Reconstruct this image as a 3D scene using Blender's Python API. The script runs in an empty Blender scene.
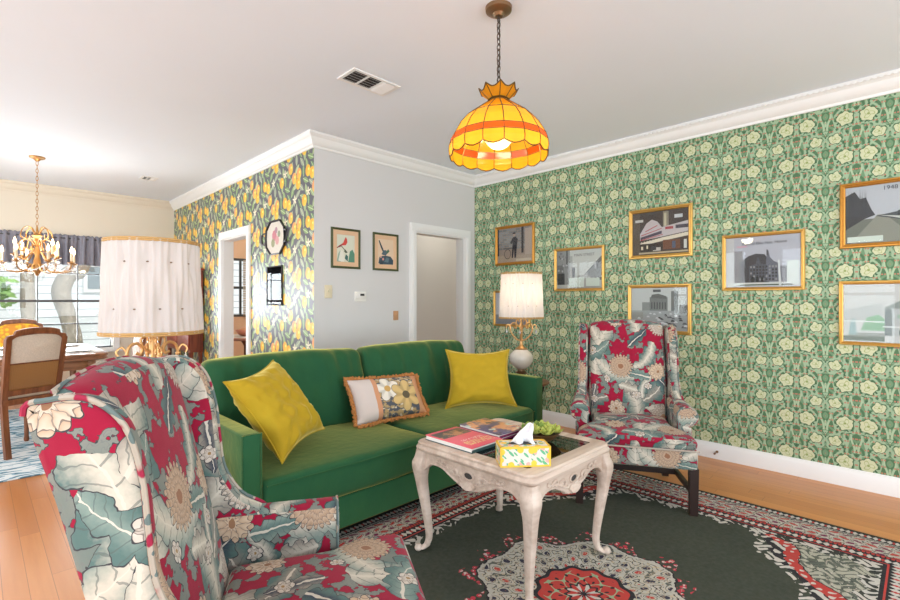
import bpy, bmesh, math, random
from mathutils import Vector, Matrix, noise
random.seed(7)
PI = math.pi
col = bpy.context.scene.collection
scene = bpy.context.scene

# ------------------------------------------------------------------ node expressions
NT = None
class E:
    def __init__(s, k): s.k = k
    def __add__(a, b): return mth('ADD', a, b)
    __radd__ = __add__
    def __sub__(a, b): return mth('SUBTRACT', a, b)
    def __rsub__(a, b): return mth('SUBTRACT', b, a)
    def __mul__(a, b): return mth('MULTIPLY', a, b)
    __rmul__ = __mul__
    def __truediv__(a, b): return mth('DIVIDE', a, b)
    def __neg__(a): return mth('MULTIPLY', a, -1.0)
    def __lt__(a, b): return mth('LESS_THAN', a, b)
    def __gt__(a, b): return mth('GREATER_THAN', a, b)
def put(sock, v):
    if isinstance(v, E): NT.links.new(v.k, sock)
    elif isinstance(v, tuple): sock.default_value = (v[0], v[1], v[2], 1.0) if len(sock.default_value) == 4 else v
    else: sock.default_value = v
def mth(op, a, b=None, c=None, clamp=False):
    n = NT.nodes.new('ShaderNodeMath'); n.operation = op; n.use_clamp = clamp
    put(n.inputs[0], a)
    if b is not None: put(n.inputs[1], b)
    if c is not None: put(n.inputs[2], c)
    return E(n.outputs[0])
def sin(a): return mth('SINE', a)
def cos(a): return mth('COSINE', a)
def fabs(a): return mth('ABSOLUTE', a)
def fmin(a, b): return mth('MINIMUM', a, b)
def fmax(a, b): return mth('MAXIMUM', a, b)
def frac(a): return mth('FRACT', a)
def floor_(a): return mth('FLOOR', a)
def sqrt(a): return mth('SQRT', a)
def atan2(a, b): return mth('ARCTAN2', a, b)
def mad(a, b, c): return mth('MULTIPLY_ADD', a, b, c)
def hyp(x, y): return sqrt(mad(x, x, y * y))
def clamp01(a): return mth('ADD', a, 0.0, clamp=True)
def sstep(a, b, x):
    n = NT.nodes.new('ShaderNodeMapRange'); n.interpolation_type = 'SMOOTHSTEP'
    put(n.inputs[0], x); n.inputs[1].default_value = a; n.inputs[2].default_value = b
    return E(n.outputs[0])
def mix(a, b, f):
    n = NT.nodes.new('ShaderNodeMix'); n.data_type = 'RGBA'
    put(n.inputs[0], f); put(n.inputs[6], a); put(n.inputs[7], b)
    return E(n.outputs[2])
def vec(x, y, z=0.0):
    n = NT.nodes.new('ShaderNodeCombineXYZ')
    put(n.inputs[0], x); put(n.inputs[1], y); put(n.inputs[2], z)
    return E(n.outputs[0])
def nse(v, scale, detail=2.0, rough=.5):
    n = NT.nodes.new('ShaderNodeTexNoise')
    put(n.inputs['Vector'], v); n.inputs['Scale'].default_value = scale
    n.inputs['Detail'].default_value = detail; n.inputs['Roughness'].default_value = rough
    return E(n.outputs[0])
def voro(v, scale, out='Distance', feature='F1'):
    n = NT.nodes.new('ShaderNodeTexVoronoi'); n.feature = feature
    put(n.inputs['Vector'], v); n.inputs['Scale'].default_value = scale
    return E(n.outputs[out])
def objco():
    n = NT.nodes.new('ShaderNodeTexCoord'); s = NT.nodes.new('ShaderNodeSeparateXYZ')
    NT.links.new(n.outputs['Object'], s.inputs[0])
    return E(n.outputs['Object']), E(s.outputs[0]), E(s.outputs[1]), E(s.outputs[2])
def uvco():
    n = NT.nodes.new('ShaderNodeTexCoord'); s = NT.nodes.new('ShaderNodeSeparateXYZ')
    NT.links.new(n.outputs['UV'], s.inputs[0])
    return E(n.outputs['UV']), E(s.outputs[0]), E(s.outputs[1])
MATS = {}
def newmat(name):
    global NT
    m = bpy.data.materials.new(name); m.use_nodes = True; NT = m.node_tree
    MATS[name] = m
    return m, NT.nodes['Principled BSDF']
def setp(b, **k):
    names = dict(rough='Roughness', metal='Metallic', spec='Specular IOR Level', trans='Transmission Weight', ior='IOR',
                 sheen='Sheen Weight', sheenr='Sheen Roughness', sheent='Sheen Tint', emit='Emission Strength', emitc='Emission Color',
                 coat='Coat Weight', coatr='Coat Roughness', sss='Subsurface Weight', alpha='Alpha', col='Base Color')
    for a, v in k.items(): put(b.inputs[names[a]], v)
def bump(b, h, dist=.002, strength=1.0):
    n = NT.nodes.new('ShaderNodeBump'); n.inputs['Distance'].default_value = dist; n.inputs['Strength'].default_value = strength
    put(n.inputs['Height'], h); NT.links.new(n.outputs[0], b.inputs['Normal'])
def plain(name, c, rough=.6, var=.0, vs=20., bmp=0., **k):
    m, b = newmat(name)
    o, x, y, z = objco()
    n = nse(o, vs, 3.0)
    v = var if var else .05
    put(b.inputs['Base Color'], mix(tuple(q * (1 - v) for q in c), tuple(min(1, q * (1 + v)) for q in c), n))
    setp(b, rough=rough, **k)
    if bmp: bump(b, n, bmp)
    return m
def flat(c, rough=.55):
    key = 'ink_%02x%02x%02x' % tuple(int(255 * q) for q in c)
    if key in MATS: return MATS[key]
    return plain(key, c, rough, .04, 60.)
def S(r, g, b):           # sRGB 0-255 to linear
    return tuple(((q / 255) / 12.92 if q / 255 < .04045 else ((q / 255 + .055) / 1.055) ** 2.4) for q in (r, g, b))

# ------------------------------------------------------------------ mesh builder
class MB:
    def __init__(s): s.v = []; s.f = []; s.m = []; s.cur = 0
    def mat(s, i): s.cur = i; return s
    def add(s, vs, fs):
        o = len(s.v); s.v += [tuple(p) for p in vs]
        for f in fs: s.f.append([o + i for i in f]); s.m.append(s.cur)
        return s
    def xf(s, M, start=0):
        for i in range(start, len(s.v)): s.v[i] = tuple(M @ Vector(s.v[i]))
        return s
    def fn(s, g, start=0):
        for i in range(start, len(s.v)): s.v[i] = tuple(g(*s.v[i]))
        return s
    def box(s, x0, x1, y0, y1, z0, z1):
        return s.add([(x0,y0,z0),(x1,y0,z0),(x1,y1,z0),(x0,y1,z0),(x0,y0,z1),(x1,y0,z1),(x1,y1,z1),(x0,y1,z1)],
                     [(3,2,1,0),(4,5,6,7),(0,1,5,4),(1,2,6,5),(2,3,7,6),(3,0,4,7)])
    def sbox(s, c, size, r, n=(4,4,4), g=None):
        h = [q / 2 for q in size]
        def ts(i):
            H = h[i]; rr = min(r, H * .98)
            a = [-H, -H + rr * .29, -H + rr * .62, -H + rr]
            k = max(1, n[i]); L = H - rr
            mid = [-L + 2 * L * j / k for j in range(1, k)]
            return a + mid + [-q for q in reversed(a)]
        T = [ts(0), ts(1), ts(2)]; idx = {}; vs = []; fs = []
        def vid(p):
            key = tuple(round(q, 6) for q in p)
            if key in idx: return idx[key]
            rr = [min(r, q * .98) for q in h]
            inn = [max(-h[i] + rr[i], min(h[i] - rr[i], p[i])) for i in range(3)]
            d = [(p[i] - inn[i]) / rr[i] for i in range(3)]
            L = math.sqrt(sum(q * q for q in d))
            if L > 1e-9: q = [inn[i] + d[i] / L * rr[i] for i in range(3)]
            else: q = list(p)
            if g: q = g(*q)
            vs.append((q[0] + c[0], q[1] + c[1], q[2] + c[2])); idx[key] = len(vs) - 1
            return idx[key]
        for ax in range(3):
            a, b = (ax + 1) % 3, (ax + 2) % 3
            for sg in (-1, 1):
                for i in range(len(T[a]) - 1):
                    for j in range(len(T[b]) - 1):
                        q = []
                        for (ii, jj) in ((i, j), (i + 1, j), (i + 1, j + 1), (i, j + 1)):
                            p = [0, 0, 0]; p[ax] = sg * h[ax]; p[a] = T[a][ii]; p[b] = T[b][jj]; q.append(vid(p))
                        if sg < 0: q.reverse()
                        fs.append(q)
        return s.add(vs, fs)
    def loft(s, rings, closed=True, caps=(True, True), wrap=False):
        n = len(rings[0]); vs = [p for r in rings for p in r]; fs = []
        m = len(rings)
        for i in range(m if wrap else m - 1):
            for j in range(n if closed else n - 1):
                a, b = i * n + j, i * n + (j + 1) % n; k = ((i + 1) % m) * n
                fs.append((a, b, k + (j + 1) % n, k + j))
        if not wrap:
            if caps[0]: fs.append(tuple(reversed(range(n))))
            if caps[1]: fs.append(tuple((m - 1) * n + j for j in range(n)))
        return s.add(vs, fs)
    def lathe(s, prof, seg=24, c=(0,0,0), caps=(False, False), flute=None):
        rings = []
        for (r, z) in prof:
            ring = []
            for j in range(seg):
                a = 2 * PI * j / seg; rr = r * (flute(a, r, z) if flute else 1)
                ring.append((c[0] + rr * math.cos(a), c[1] + rr * math.sin(a), c[2] + z))
            rings.append(ring)
        return s.loft(rings, True, caps)
    def cyl(s, c, r, h, seg=16): return s.lathe([(r, 0), (r, h)], seg, c, (True, True))
    def ball(s, c, rx, ry=None, rz=None, seg=12, rings=8):
        ry = ry or rx; rz = rz or rx
        R = []
        for i in range(rings + 1):
            t = PI * (.02 + .96 * i / rings)
            R.append([(c[0] + rx * math.sin(t) * math.cos(2*PI*j/seg), c[1] + ry * math.sin(t) * math.sin(2*PI*j/seg), c[2] - rz * math.cos(t)) for j in range(seg)])
        return s.loft(R, True, (True, True))
    def tube(s, pts, r, seg=8, closed=False, sq=1.0):
        P = [Vector(p) for p in pts]; n = len(P); rings = []; up = None
        for i in range(n):
            if closed: t = P[(i + 1) % n] - P[i - 1]
            else: t = P[min(i + 1, n - 1)] - P[max(i - 1, 0)]
            if t.length < 1e-9: t = Vector((0, 0, 1))
            t.normalize()
            if up is None:
                up = Vector((0, 0, 1)) if abs(t.z) < .9 else Vector((1, 0, 0))
            up = up - t * up.dot(t)
            if up.length < 1e-6: up = t.orthogonal()
            up.normalize(); sd = t.cross(up)
            rr = r[i] if isinstance(r, (list, tuple)) else r
            rings.append([P[i] + (up * math.cos(2*PI*j/seg) * sq + sd * math.sin(2*PI*j/seg)) * rr for j in range(seg)])
        return s.loft(rings, True, (not closed, not closed), closed)
    def plate(s, out, t, bev=.004, M=None):     # rounded slab from a 2D outline (a,b) -> (x=a, z=b, y thickness)
        n = len(out); A = sum(out[i][0]*out[(i+1)%n][1] - out[(i+1)%n][0]*out[i][1] for i in range(n))
        if A < 0: out = list(reversed(out))
        nr = []
        for i in range(n):
            p, q = Vector(out[i - 1]), Vector(out[(i + 1) % n]); d = q - p
            nr.append(Vector((-d.y, d.x)).normalized() if d.length > 0 else Vector((0, 0)))
        def ring(ins, y): return [(out[i][0] + nr[i].x * ins, y, out[i][1] + nr[i].y * ins) for i in range(n)]
        h = t / 2; st = len(s.v)
        s.loft([ring(bev, -h), ring(bev*.3, -h + bev*.3), ring(0, -h + bev), ring(0, h - bev), ring(bev*.3, h - bev*.3), ring(bev, h)])
        if M: s.xf(M, st)
        return s
    def build(s, name, mats, parent=None, smooth=True, angle=35, off=(0, 0), uv=True, loc=None):
        me = bpy.data.meshes.new(name); me.from_pydata(s.v, [], s.f)
        if not isinstance(mats, (list, tuple)): mats = [mats]
        for m in mats: me.materials.append(m)
        me.polygons.foreach_set('material_index', [min(i, len(mats) - 1) for i in s.m])
        b = bmesh.new(); b.from_mesh(me); bmesh.ops.recalc_face_normals(b, faces=b.faces); b.to_mesh(me); b.free()
        if uv:
            L = me.uv_layers.new(name='UVMap')
            for p in me.polygons:
                nx, ny, nz = [abs(q) for q in p.normal]
                for li in p.loop_indices:
                    v = me.vertices[me.loops[li].vertex_index].co
                    if nz >= nx and nz >= ny: q = (v.x, v.y)
                    elif ny >= nx: q = (v.x + .13, v.z)
                    else: q = (v.y + .29, v.z)
                    L.data[li].uv = (q[0] + off[0], q[1] + off[1])
        me.polygons.foreach_set('use_smooth', [smooth] * len(me.polygons))
        if smooth: me.set_sharp_from_angle(angle=math.radians(angle))
        me.update()
        o = bpy.data.objects.new(name, me); col.objects.link(o)
        if parent: o.parent = parent
        if loc: o.location = loc
        return o
def tag(o, label, cat, group=None):
    o['label'] = label; o['category'] = cat
    if group: o['group'] = group
    return o
def thing(name, label, cat, loc=(0,0,0), rz=0, group=None):
    o = bpy.data.objects.new(name, None); col.objects.link(o); o.empty_display_size = .1
    o.location = loc; o.rotation_euler = (0, 0, rz)
    return tag(o, label, cat, group)
def struct(mb, name, mat, **k):
    o = mb.build(name, mat, **k); o['kind'] = 'structure'; return o
def dup(root, label=None, loc=None, rz=None):
    r = root.copy(); col.objects.link(r)
    if label: r['label'] = label
    if loc: r.location = loc
    if rz is not None: r.rotation_euler = (0, 0, rz)
    for ch in root.children:
        c = ch.copy(); col.objects.link(c); c.parent = r
        for g in ch.children:
            d = g.copy(); col.objects.link(d); d.parent = c
    return r
def spline(pts, n=8, closed=False):
    P = [Vector(p) for p in pts]; m = len(P); out = []
    for i in range(m if closed else m - 1):
        if closed: a, b, c, d = P[i - 1], P[i], P[(i + 1) % m], P[(i + 2) % m]
        else: a, b, c, d = P[max(i - 1, 0)], P[i], P[i + 1], P[min(i + 2, m - 1)]
        for k in range(n):
            t = k / n
            out.append(.5 * ((2*b) + (c - a)*t + (2*a - 5*b + 4*c - d)*t*t + (3*b - a - 3*c + d)*t*t*t))
    if not closed: out.append(P[-1].copy())
    return [tuple(p) for p in out]
def rrect(hx, hy, r, n=5):
    o = []
    for (cx, cy, a0) in ((hx-r, hy-r, 0), (-hx+r, hy-r, PI/2), (-hx+r, -hy+r, PI), (hx-r, -hy+r, 3*PI/2)):
        for k in range(n + 1):
            a = a0 + PI/2*k/n; o.append((cx + r*math.cos(a), cy + r*math.sin(a)))
    return o
def text_obj(body, size, mat, parent, M, name='lettering'):
    cu = bpy.data.curves.new(name, 'FONT'); cu.body = body; cu.size = size; cu.align_x = 'CENTER'; cu.align_y = 'CENTER'; cu.extrude = .0002
    o = bpy.data.objects.new(name, cu)
    me = bpy.data.meshes.new_from_object(o); bpy.data.objects.remove(o)
    me.materials.clear(); me.materials.append(mat)
    o = bpy.data.objects.new(name, me); col.objects.link(o); o.parent = parent; o.matrix_local = M
    return o
# ------------------------------------------------------------------ materials
M_ = MATS
plain('white_paint', S(226,226,224), .5, .015, 3.)
plain('white_wall_paint', S(214,213,212), .7, .015, 2.)
plain('ceiling_paint', S(232,238,246), .8, .015, 2.)
plain('cream_wall_paint', S(228,218,200), .7, .02, 2.)
plain('hall_paint', S(206,203,193), .7, .02, 2.)
plain('peach_paint', S(236,196,160), .7, .02, 2.)
plain('trim_paint', S(236,236,234), .38, .01, 5.)
plain('black_iron', S(42,36,34), .5, .1, 30., metal=.4)
plain('gold', S(216,172,96), .36, .12, 40., metal=.8)
plain('antique_gold', S(196,140,62), .38, .15, 60., metal=.7)
plain('dark_olive', S(70,78,42), .5, .2, 60.)
plain('pewter', S(140,112,84), .35, .1, 40., metal=.8)
plain('chain_metal', S(92,80,72), .4, .15, 60., metal=.8)
plain('brass', S(182,136,82), .3, .08, 30., metal=.85)
plain('gilt_scroll', S(214,168,112), .35, .15, 50., metal=.75)
plain('black_tin', S(40,34,38), .4, .1, 40.)
plain('dark_wood', S(40,24,20), .4, .2, 30.)
plain('plastic_white', S(232,230,224), .4, .02, 10.)
plain('plastic_cream', S(222,210,180), .4, .03, 10.)
plain('vent_dark', S(60,58,56), .8, .1, 40.)
plain('porcelain', S(222,214,202), .15, .05, 30., coat=.5)
plain('tissue_paper', S(245,245,248), .8, .02, 30.)
plain('paper_pages', S(236,234,228), .8, .06, 200.)
plain('leaf_green', S(120,150,62), .6, .35, 30.)
plain('leaf_pale', S(176,186,92), .6, .25, 40.)
plain('slate_blue', S(134,133,144), .85, .12, 25., bmp=.004)
plain('blanket_white', S(232,228,222), .8, .04, 30.)
plain('cream_fabric', S(226,212,192), .85, .06, 60.)
plain('tape_gold', S(188,150,92), .7, .25, 300.)
plain('candle', S(240,222,190), .5, .03, 30.)
plain('fringe_fiber', S(176,118,62), .85, .45, 90.)
plain('window_metal', S(74,74,76), .4, .05, 20.)
plain('bark', S(150,144,134), .9, .4, 14., bmp=.02)
plain('pale_paving', S(206,206,200), .95, .1, 3.)  # made-up pale ground colour, added to bounce daylight up to the ceiling
plain('foliage', S(126,166,96), .8, .5, 9.)
plain('foliage_dark', S(86,120,70), .8, .5, 9.)
plain('red_lacquer', S(150,60,36), .35, .2, 12.)
plain('blind_slat', S(176,160,140), .6, .1, 20.)

def wood(name, a, b, sc=1.0, rough=.4, axis=1, spec=.5):
    m, bs = newmat(name); o, x, y, z = objco()
    v = vec(x * (3. if axis == 0 else 40.), y * (3. if axis == 1 else 40.), z * (3. if axis == 2 else 40.))
    n = nse(v, sc, 4., .6)
    setp(bs, rough=rough, spec=spec); put(bs.inputs['Base Color'], mix(a, b, sstep(.3, .7, n)))
    bump(bs, n, .0006)
    return m
wood('chair_wood', S(104,58,34), S(142,86,52), .8, .35, 2)
wood('table_wood', S(120,78,52), S(170,118,84), .8, .35, 0)
wood('cabinet_wood', S(104,46,32), S(150,74,48), .8, .3, 2)
wood('tabletop_brown', S(96,64,44), S(140,96,66), 1., .4, 0)
wood('whitewashed_wood', S(184,164,148), S(214,198,184), .5, .45, 0)

# floor planks running along Y
m, b = newmat('oak_floor'); o, x, y, z = objco()
px = x / .083; ci = floor_(px); wy = frac(sin(ci * 12.9898) * 43758.5)
py = y / 1.15 + wy; cj = floor_(py)
rnd = frac(sin(ci * 7.13 + cj * 31.7) * 4373.3)
n1 = nse(vec(x * 26., y * 1.6, rnd * 30.), 1., 5., .6)
fc = mix(S(192,120,62), S(222,152,86), n1); fc = mix(fc, S(176,104,52), rnd * .5)
gap = fmin(fmin(frac(px), 1. - frac(px)) * .083, fmin(frac(py), 1. - frac(py)) * 1.15) < .0011
put(b.inputs['Base Color'], mix(fc, S(110,60,32), gap * .6)); setp(b, rough=.3, spec=.5)

# green pimpernel-like wallpaper, u along Y, z up
m, b = newmat('green_wallpaper'); o, x, y, z = objco()
W, H = .328, .258
ax = fabs(frac((y - .979) / W + .5) - .5) * W
sy = frac((z - .68) / H + .5) * H - H/2
hy = frac((z - .68) / H) * H - H/2
sgn = frac((y - .979) / W + .5) - .5
dark, sage, pale = S(70,112,76), S(156,182,150), S(194,200,162)
bg = mix(S(70,110,76), S(94,132,98), nse(o, 6., 2.))
# curling foliage, mirrored about the pair axis
wz = z * (2*PI/H)
q1 = sin(ax * 150. + sin(wz * 2. + ax * 26.) * 2.3 + sin(wz * 3. - ax * 40.) * 1.2)
q2 = sin(ax * 96. + sin(wz * 3. + 1.0) * 1.5) * sin(wz * 5. + sin(ax * 70.) * 1.8)
c = mix(bg, S(118,152,118), q2 > .30)
c = mix(c, sage, q1 > .20)
c = mix(c, S(62,100,70), q2 < -.62)
bx = W/2 - ax
og = ax - .082 - cos((z - .68) * (2*PI/H)) * -.045
c = mix(c, sage, fabs(og) < .0060)
d1 = hyp(ax - .060, sy); d2 = hyp(bx - .052, hy)
brk = nse(vec(ax, sy, 0.), 38., 1.)
c = mix(c, sage, (fabs(d1 - .062 + (brk - .5) * .02) < .0045) * (brk > .40)); c = mix(c, sage, (fabs(d2 - .048 + (brk - .5) * .02) < .004) * (brk > .40))
def stemleaf(c, a, yy):
    w = a - .019 - sin(yy * 34.) * .010
    c = mix(c, mix(S(80,118,84), S(112,148,112), q1 > -.1), (a < .044) * (fabs(yy) < .066))
    c = mix(c, S(168,192,158), (fabs(yy) < .062) * (fabs(w) < .0058))
    c = mix(c, S(168,192,158), (hyp(a * 1.0, (yy + .015) * .26) < .0055))
    return mix(c, sage, (fabs(a - .042 + yy * .22) < .0036) * (fabs(yy) < .06))
c = stemleaf(c, ax, hy); c = stemleaf(c, bx, sy)
# red berries
gx = fabs(frac(ax / .041 + .25) - .5) * .041; gy = frac(z / .043 + frac(floor_(ax / .041 + .25) * .5) ) * .043 - .0215
dot = hyp(gx - .007, gy - .004) < .0052
c = mix(c, S(186,126,104), dot)
def wpflower(c, dx, dy, d, r):
    an = atan2(dy, dx); rr = (1. + .07 * sin(an * 5. + 1.) + (brk - .5) * .7) * r
    c = mix(c, S(70,106,70), d < rr * 1.14)
    f = mix(pale, S(210,214,180), nse(o, 60., 1.))
    f = mix(f, S(164,178,122), fabs(d - r * .5 - sin(an * 3. + d * 60.) * r * .22) < r * .06)
    f = mix(f, S(146,164,100), d < r * .18)
    return mix(c, f, d < rr)
c = wpflower(c, ax - .060, sy, d1, .043)
c = wpflower(c, bx - .052, hy, d2, .031)
put(b.inputs['Base Color'], c); setp(b, rough=.55, spec=.3)

# generic motif helpers
def wrapc(u, c, T): return mad(frac((u - c) / T + .5), T, -T/2)
def rot(x, y, a):
    ca, sa = math.cos(a), math.sin(a)
    return mad(x, ca, y * sa), mad(y, ca, x * -sa)

# lemons on charcoal
m, b = newmat('lemon_wallpaper'); o, x, y, z = objco()
W, H = .88, .455
wob = nse(o, 9., 1.)
c = mix(S(84,84,94), S(96,95,106), nse(o, 4., 1.))
rng = random.Random(3)
def item(cx, cz):
    a1 = wrapc(y, cx, W); a2 = wrapc(z, cz, H)
    return a1, a2
lem = [(.06,.36),(.15,.33),(.075,.27),(.26,.10),(.335,.13),(.22,.43),(.40,.33)]
leaves = []
for q in range(26):
    leaves.append((((q * .618) % 1) * W/2, (q / 26) * H, rng.uniform(-1.3, 1.3) + PI/2, rng.choice([S(132,160,108), S(100,134,96), S(180,192,150), S(150,170,128), S(156,164,146)])))
for (lx, lz, an, cc) in leaves:
    for rep in (0, 1):
        a1, a2 = item(lx + rep * W/2, lz + rep * H/2)
        r1, r2 = rot(a1, a2, an)
        dd = fabs(r2) + mad(r1, r1, 0.) * 8.0 + (wob - .5) * .016
        c = mix(c, mix(cc, S(206,222,172), fabs(r2) < .0028), dd < .025)
for (lx, lz) in ((.33,.40),(.14,.13)):
    for rep in (0, 1):
        a1, a2 = item(lx + rep * W/2, lz + rep * H/2)
        d = hyp(a1, a2); an = atan2(a2, a1)
        c = mix(c, S(240,232,204), d < (.024 + .018 * 1.0 * sin(an * 5.)))
for i, (lx, lz) in enumerate(lem):
    for rep in (0, 1):
        a1, a2 = item(lx + rep * W/2, lz + rep * H/2)
        d = hyp(a1 * 1.22, a2)
        lc = mix(S(240,200,70), S(232,158,100) if i in (0, 1, 5) else S(236,172,54), sstep(-.03, .035, a1 + a2 * .5))
        lc = mix(lc, S(252,232,130), hyp(a1 + .012, a2 - .012) < .012)
        c = mix(c, lc, d < .053)
put(b.inputs['Base Color'], c); setp(b, rough=.38, spec=.5)

# velvet
def velvet(name, ca, cb, tint):
    m, b = newmat(name); o, x, y, z = objco()
    n = nse(o, 5., 3., .6)
    put(b.inputs['Base Color'], mix(ca, cb, n)); setp(b, rough=.75, spec=.2, sheen=1., sheenr=.32, sheent=tint)
    bump(b, nse(o, 22., 2.), .006, .5)
    out = NT.nodes['Material Output']; sb = NT.nodes.new('ShaderNodeBsdfSheen'); mx = NT.nodes.new('ShaderNodeMixShader')
    put(sb.inputs['Color'], tint); sb.inputs['Roughness'].default_value = .5; mx.inputs[0].default_value = .20
    NT.links.new(b.outputs[0], mx.inputs[1]); NT.links.new(sb.outputs[0], mx.inputs[2]); NT.links.new(mx.outputs[0], out.inputs[0])
    return m
velvet('green_velvet', S(28,86,60), S(46,102,62), S(226,214,120))
velvet('yellow_velvet', S(184,152,30), S(202,170,44), S(255,235,150))

# floral upholstery, UV in metres
m, b = newmat('floral_fabric'); uvv, u0, v0 = uvco()
TW, TH = .56, .62
wu = nse(uvv, 16., 2.); wv = nse(vec(u0 + 7.3, v0, 3.), 16., 2.)
w3 = nse(uvv, 60., 1.)
u = u0 + (wu - .5) * .030 + (w3 - .5) * .010; v = v0 + (wv - .5) * .030 + (w3 - .5) * .008
fine = nse(uvv, 90., 2.)
c = mix(S(138,16,46), S(154,24,56), nse(uvv, 30., 1.))
INK = S(62,62,66)
def leaf(c, cx, cy, an, L, Wd, ca, cb, bend=.0):
    a, d = rot(wrapc(u, cx, TW), wrapc(v, cy, TH), an)
    t = a / L                                  # 0..1 along
    d = d - (bend * 1.7) * sin(clamp01(t) * PI)
    ad = fabs(d)
    lob = mad(fabs(sin(t * 13.0 + ad * 20.)), .46, .58)
    w = sqrt(fmax(sin(clamp01(t) * PI), 0.)) * (1.18 - .62 * t) * lob * Wd
    e = w - ad
    vein = fabs(frac((t - ad * (.55 / L)) * 9.) - .5)
    body = mix(ca, cb, clamp01(ad * (1.7 / Wd) - .12 + (fine - .5) * .6))
    body = mix(body, S(84,94,92), (vein < .05) * .6)
    body = mix(body, S(200,194,180), (ad - .0052 + t * .0045) < 0.0)
    ok = (t > 0.01) * (t < .99)
    c = mix(c, INK, ok * (e > -.0026))
    return mix(c, body, ok * (e > 0.0))
def fflower(c, cx, cy, r, petals, ca, cb, core, rings=4):
    a = wrapc(u, cx, TW); d = wrapc(v, cy, TH)
    R = hyp(a, d); an = atan2(d, a)
    pt = fabs(sin(an * (petals / 2.)))
    edge = r * (.80 + .0) + pt * (r * .26)
    c = mix(c, INK, R < edge + .003)
    rr = R / r
    k = frac(rr * rings + pt * .55)
    body = mix(ca, cb, k)
    body = mix(body, S(104,96,92), (k < .12) * .8)
    body = mix(body, S(112,104,98), (pt < .16) * (rr > .35) * .7)
    body = mix(body, core, R < r * .20)
    return mix(c, body, R < edge)
TE, TE2, CR, TA, GR, NV = S(84,110,106), S(122,140,132), S(192,185,170), S(176,150,124), S(140,134,124), S(54,62,76)
fil = nse(vec(u0 * 1.0, v0 * 1.0, 1.7), 19., 3., .55)
c = mix(c, INK, fil > .545); c = mix(c, mix(TE, GR, nse(vec(u0, v0, 5.), 9., 1.)), fil > .557)
c = mix(c, S(112,116,112), fabs(fil - .60) < .006)
for (cx, cy, an, L, Wd, ca, cb, bd) in [
    (.02,.05, 1.15, .36, .088, CR, TE, .03), (.30,.36, 1.9, .40, .105, CR, TE, -.03),
    (.28,.00, .55, .30, .075, CR, GR, .03), (.02,.38, .35, .30, .078, CR, TE2, -.03),
    (.55,.20, 2.2, .27, .07, GR, TE, .02), (.42,.50, 2.7, .24, .060, TE2, TE, .02),
    (.22,.22, -.7, .22, .058, GR, TE, .02), (.47,.60, -.9, .24, .060, CR, TE, -.02),
    (.36,.25, .9, .19, .046, NV, TE, 0.), (.08,.57, 2.4, .18, .044, NV, TE, 0.), (.14,.30, 3.4, .17, .042, CR, GR, 0.), (.40,.02, 1.6, .18, .044, TE, GR, .01), (.00,.22, 2.0, .17, .040, CR, TE, -.01), (.50,.36, .2, .16, .038, TE, TE2, 0.), (.30,.30, -1.4, .16, .036, NV, GR, 0.)]:
    c = leaf(c, cx, cy, an, L, Wd, ca, cb, bd)
c = fflower(c, .42, .10, .078, 26, S(200,190,176), S(160,146,132), S(176,138,106))
c = fflower(c, .13, .43, .076, 22, S(192,168,144), S(158,132,108), S(140,100,76))
c = fflower(c, .45, .40, .056, 11, TA, S(194,174,150), S(140,104,78), 2)
c = fflower(c, .16, .14, .052, 10, S(180,152,126), S(200,186,168), S(140,100,74), 2)
for (cx, cy, r) in [(.31,.20,.026),(.03,.24,.026),(.32,.53,.028),(.51,.30,.022),(.22,.34,.022)]:
    c = fflower(c, cx, cy, r, 6, S(206,198,186), S(178,168,156), S(150,120,80), 1)
put(b.inputs['Base Color'], c); setp(b, rough=.85, spec=.2, sheen=.1)
bump(b, nse(uvv, 700., 1.), .0006, .6)
m, b = newmat('crimson_cord'); o, x, y, z = objco()
n = nse(o, 17., 1.)
put(b.inputs['Base Color'], mix(mix(S(150,26,60), S(168,158,144), sstep(.46, .49, n)), S(96,112,110), n > .58)); setp(b, rough=.85)
plain('grey_cord', S(176,164,150), .8, .25, 60.)

# persian rug; object coordinates from its centre: x half 1.54, y half 1.22
m, b = newmat('persian_rug'); o, x, y, z = objco()
HX, HY = 1.54, 1.225
ax, ay = fabs(x), fabs(y)
ex, ey = HX - ax, HY - ay
e = fmin(ex, ey); side = ex < ey
s = ay * side + ax * (1. - side)
WH, RD, BK, GN, NVY = S(206,200,190), S(190,62,56), S(34,34,40), S(52,60,50), S(44,44,66)
def chain(s, e, e0, e1, per, a, bcol, ground):
    mid = (e0 + e1) / 2; hw = (e1 - e0) / 2
    k = fabs(frac(s / per) - .5) * 2.
    c = mix(ground, a, (fabs(e - mid) * (1 / hw) + fabs(k - .5) * 1.6) < .82)
    return mix(c, bcol, (fabs(e - mid) * (1 / hw) + k * 2.2) < .62)
nz = nse(o, 26., 2.); nz2 = nse(o, 55., 1.)
field = mix(S(50,58,48), S(64,70,58), nse(o, 3.5, 3.))
c = field
# corner spandrels
vd = voro(o, 36.); vd2 = voro(o, 62.)
qx, qy = fmax(HX - .36 - ax, 0.), fmax(HY - .36 - ay, 0.)
sp = qx * .80 + qy * 1.25 + sin(qx * 17.) * .035 + sin(qy * 24.) * .02 + (nz - .5) * .05
tx = sin(x * 84. + sin(y * 57.) * 1.9); ty = sin(y * 84. + sin(x * 51.) * 1.9)
sppat = mix(S(178,176,158), S(92,98,88), (tx * ty + (nz - .5)) > .12)
sppat = mix(sppat, S(60,66,62), fabs(tx * ty) < .07); sppat = mix(sppat, S(206,200,184), vd2 < .22); sppat = mix(sppat, S(170,80,72), vd2 < .08)
spk = mix(BK, WH, (tx + ty * .8 + (nz2 - .5) * 2.) > .45)
c = mix(c, mix(field, WH, (tx * ty + (nz - .5) * 1.4) > .18), sp < .70)
c = mix(c, spk, sp < .64)
c = mix(c, mix(RD, WH, tx * ty > .55), sp < .585)
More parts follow.
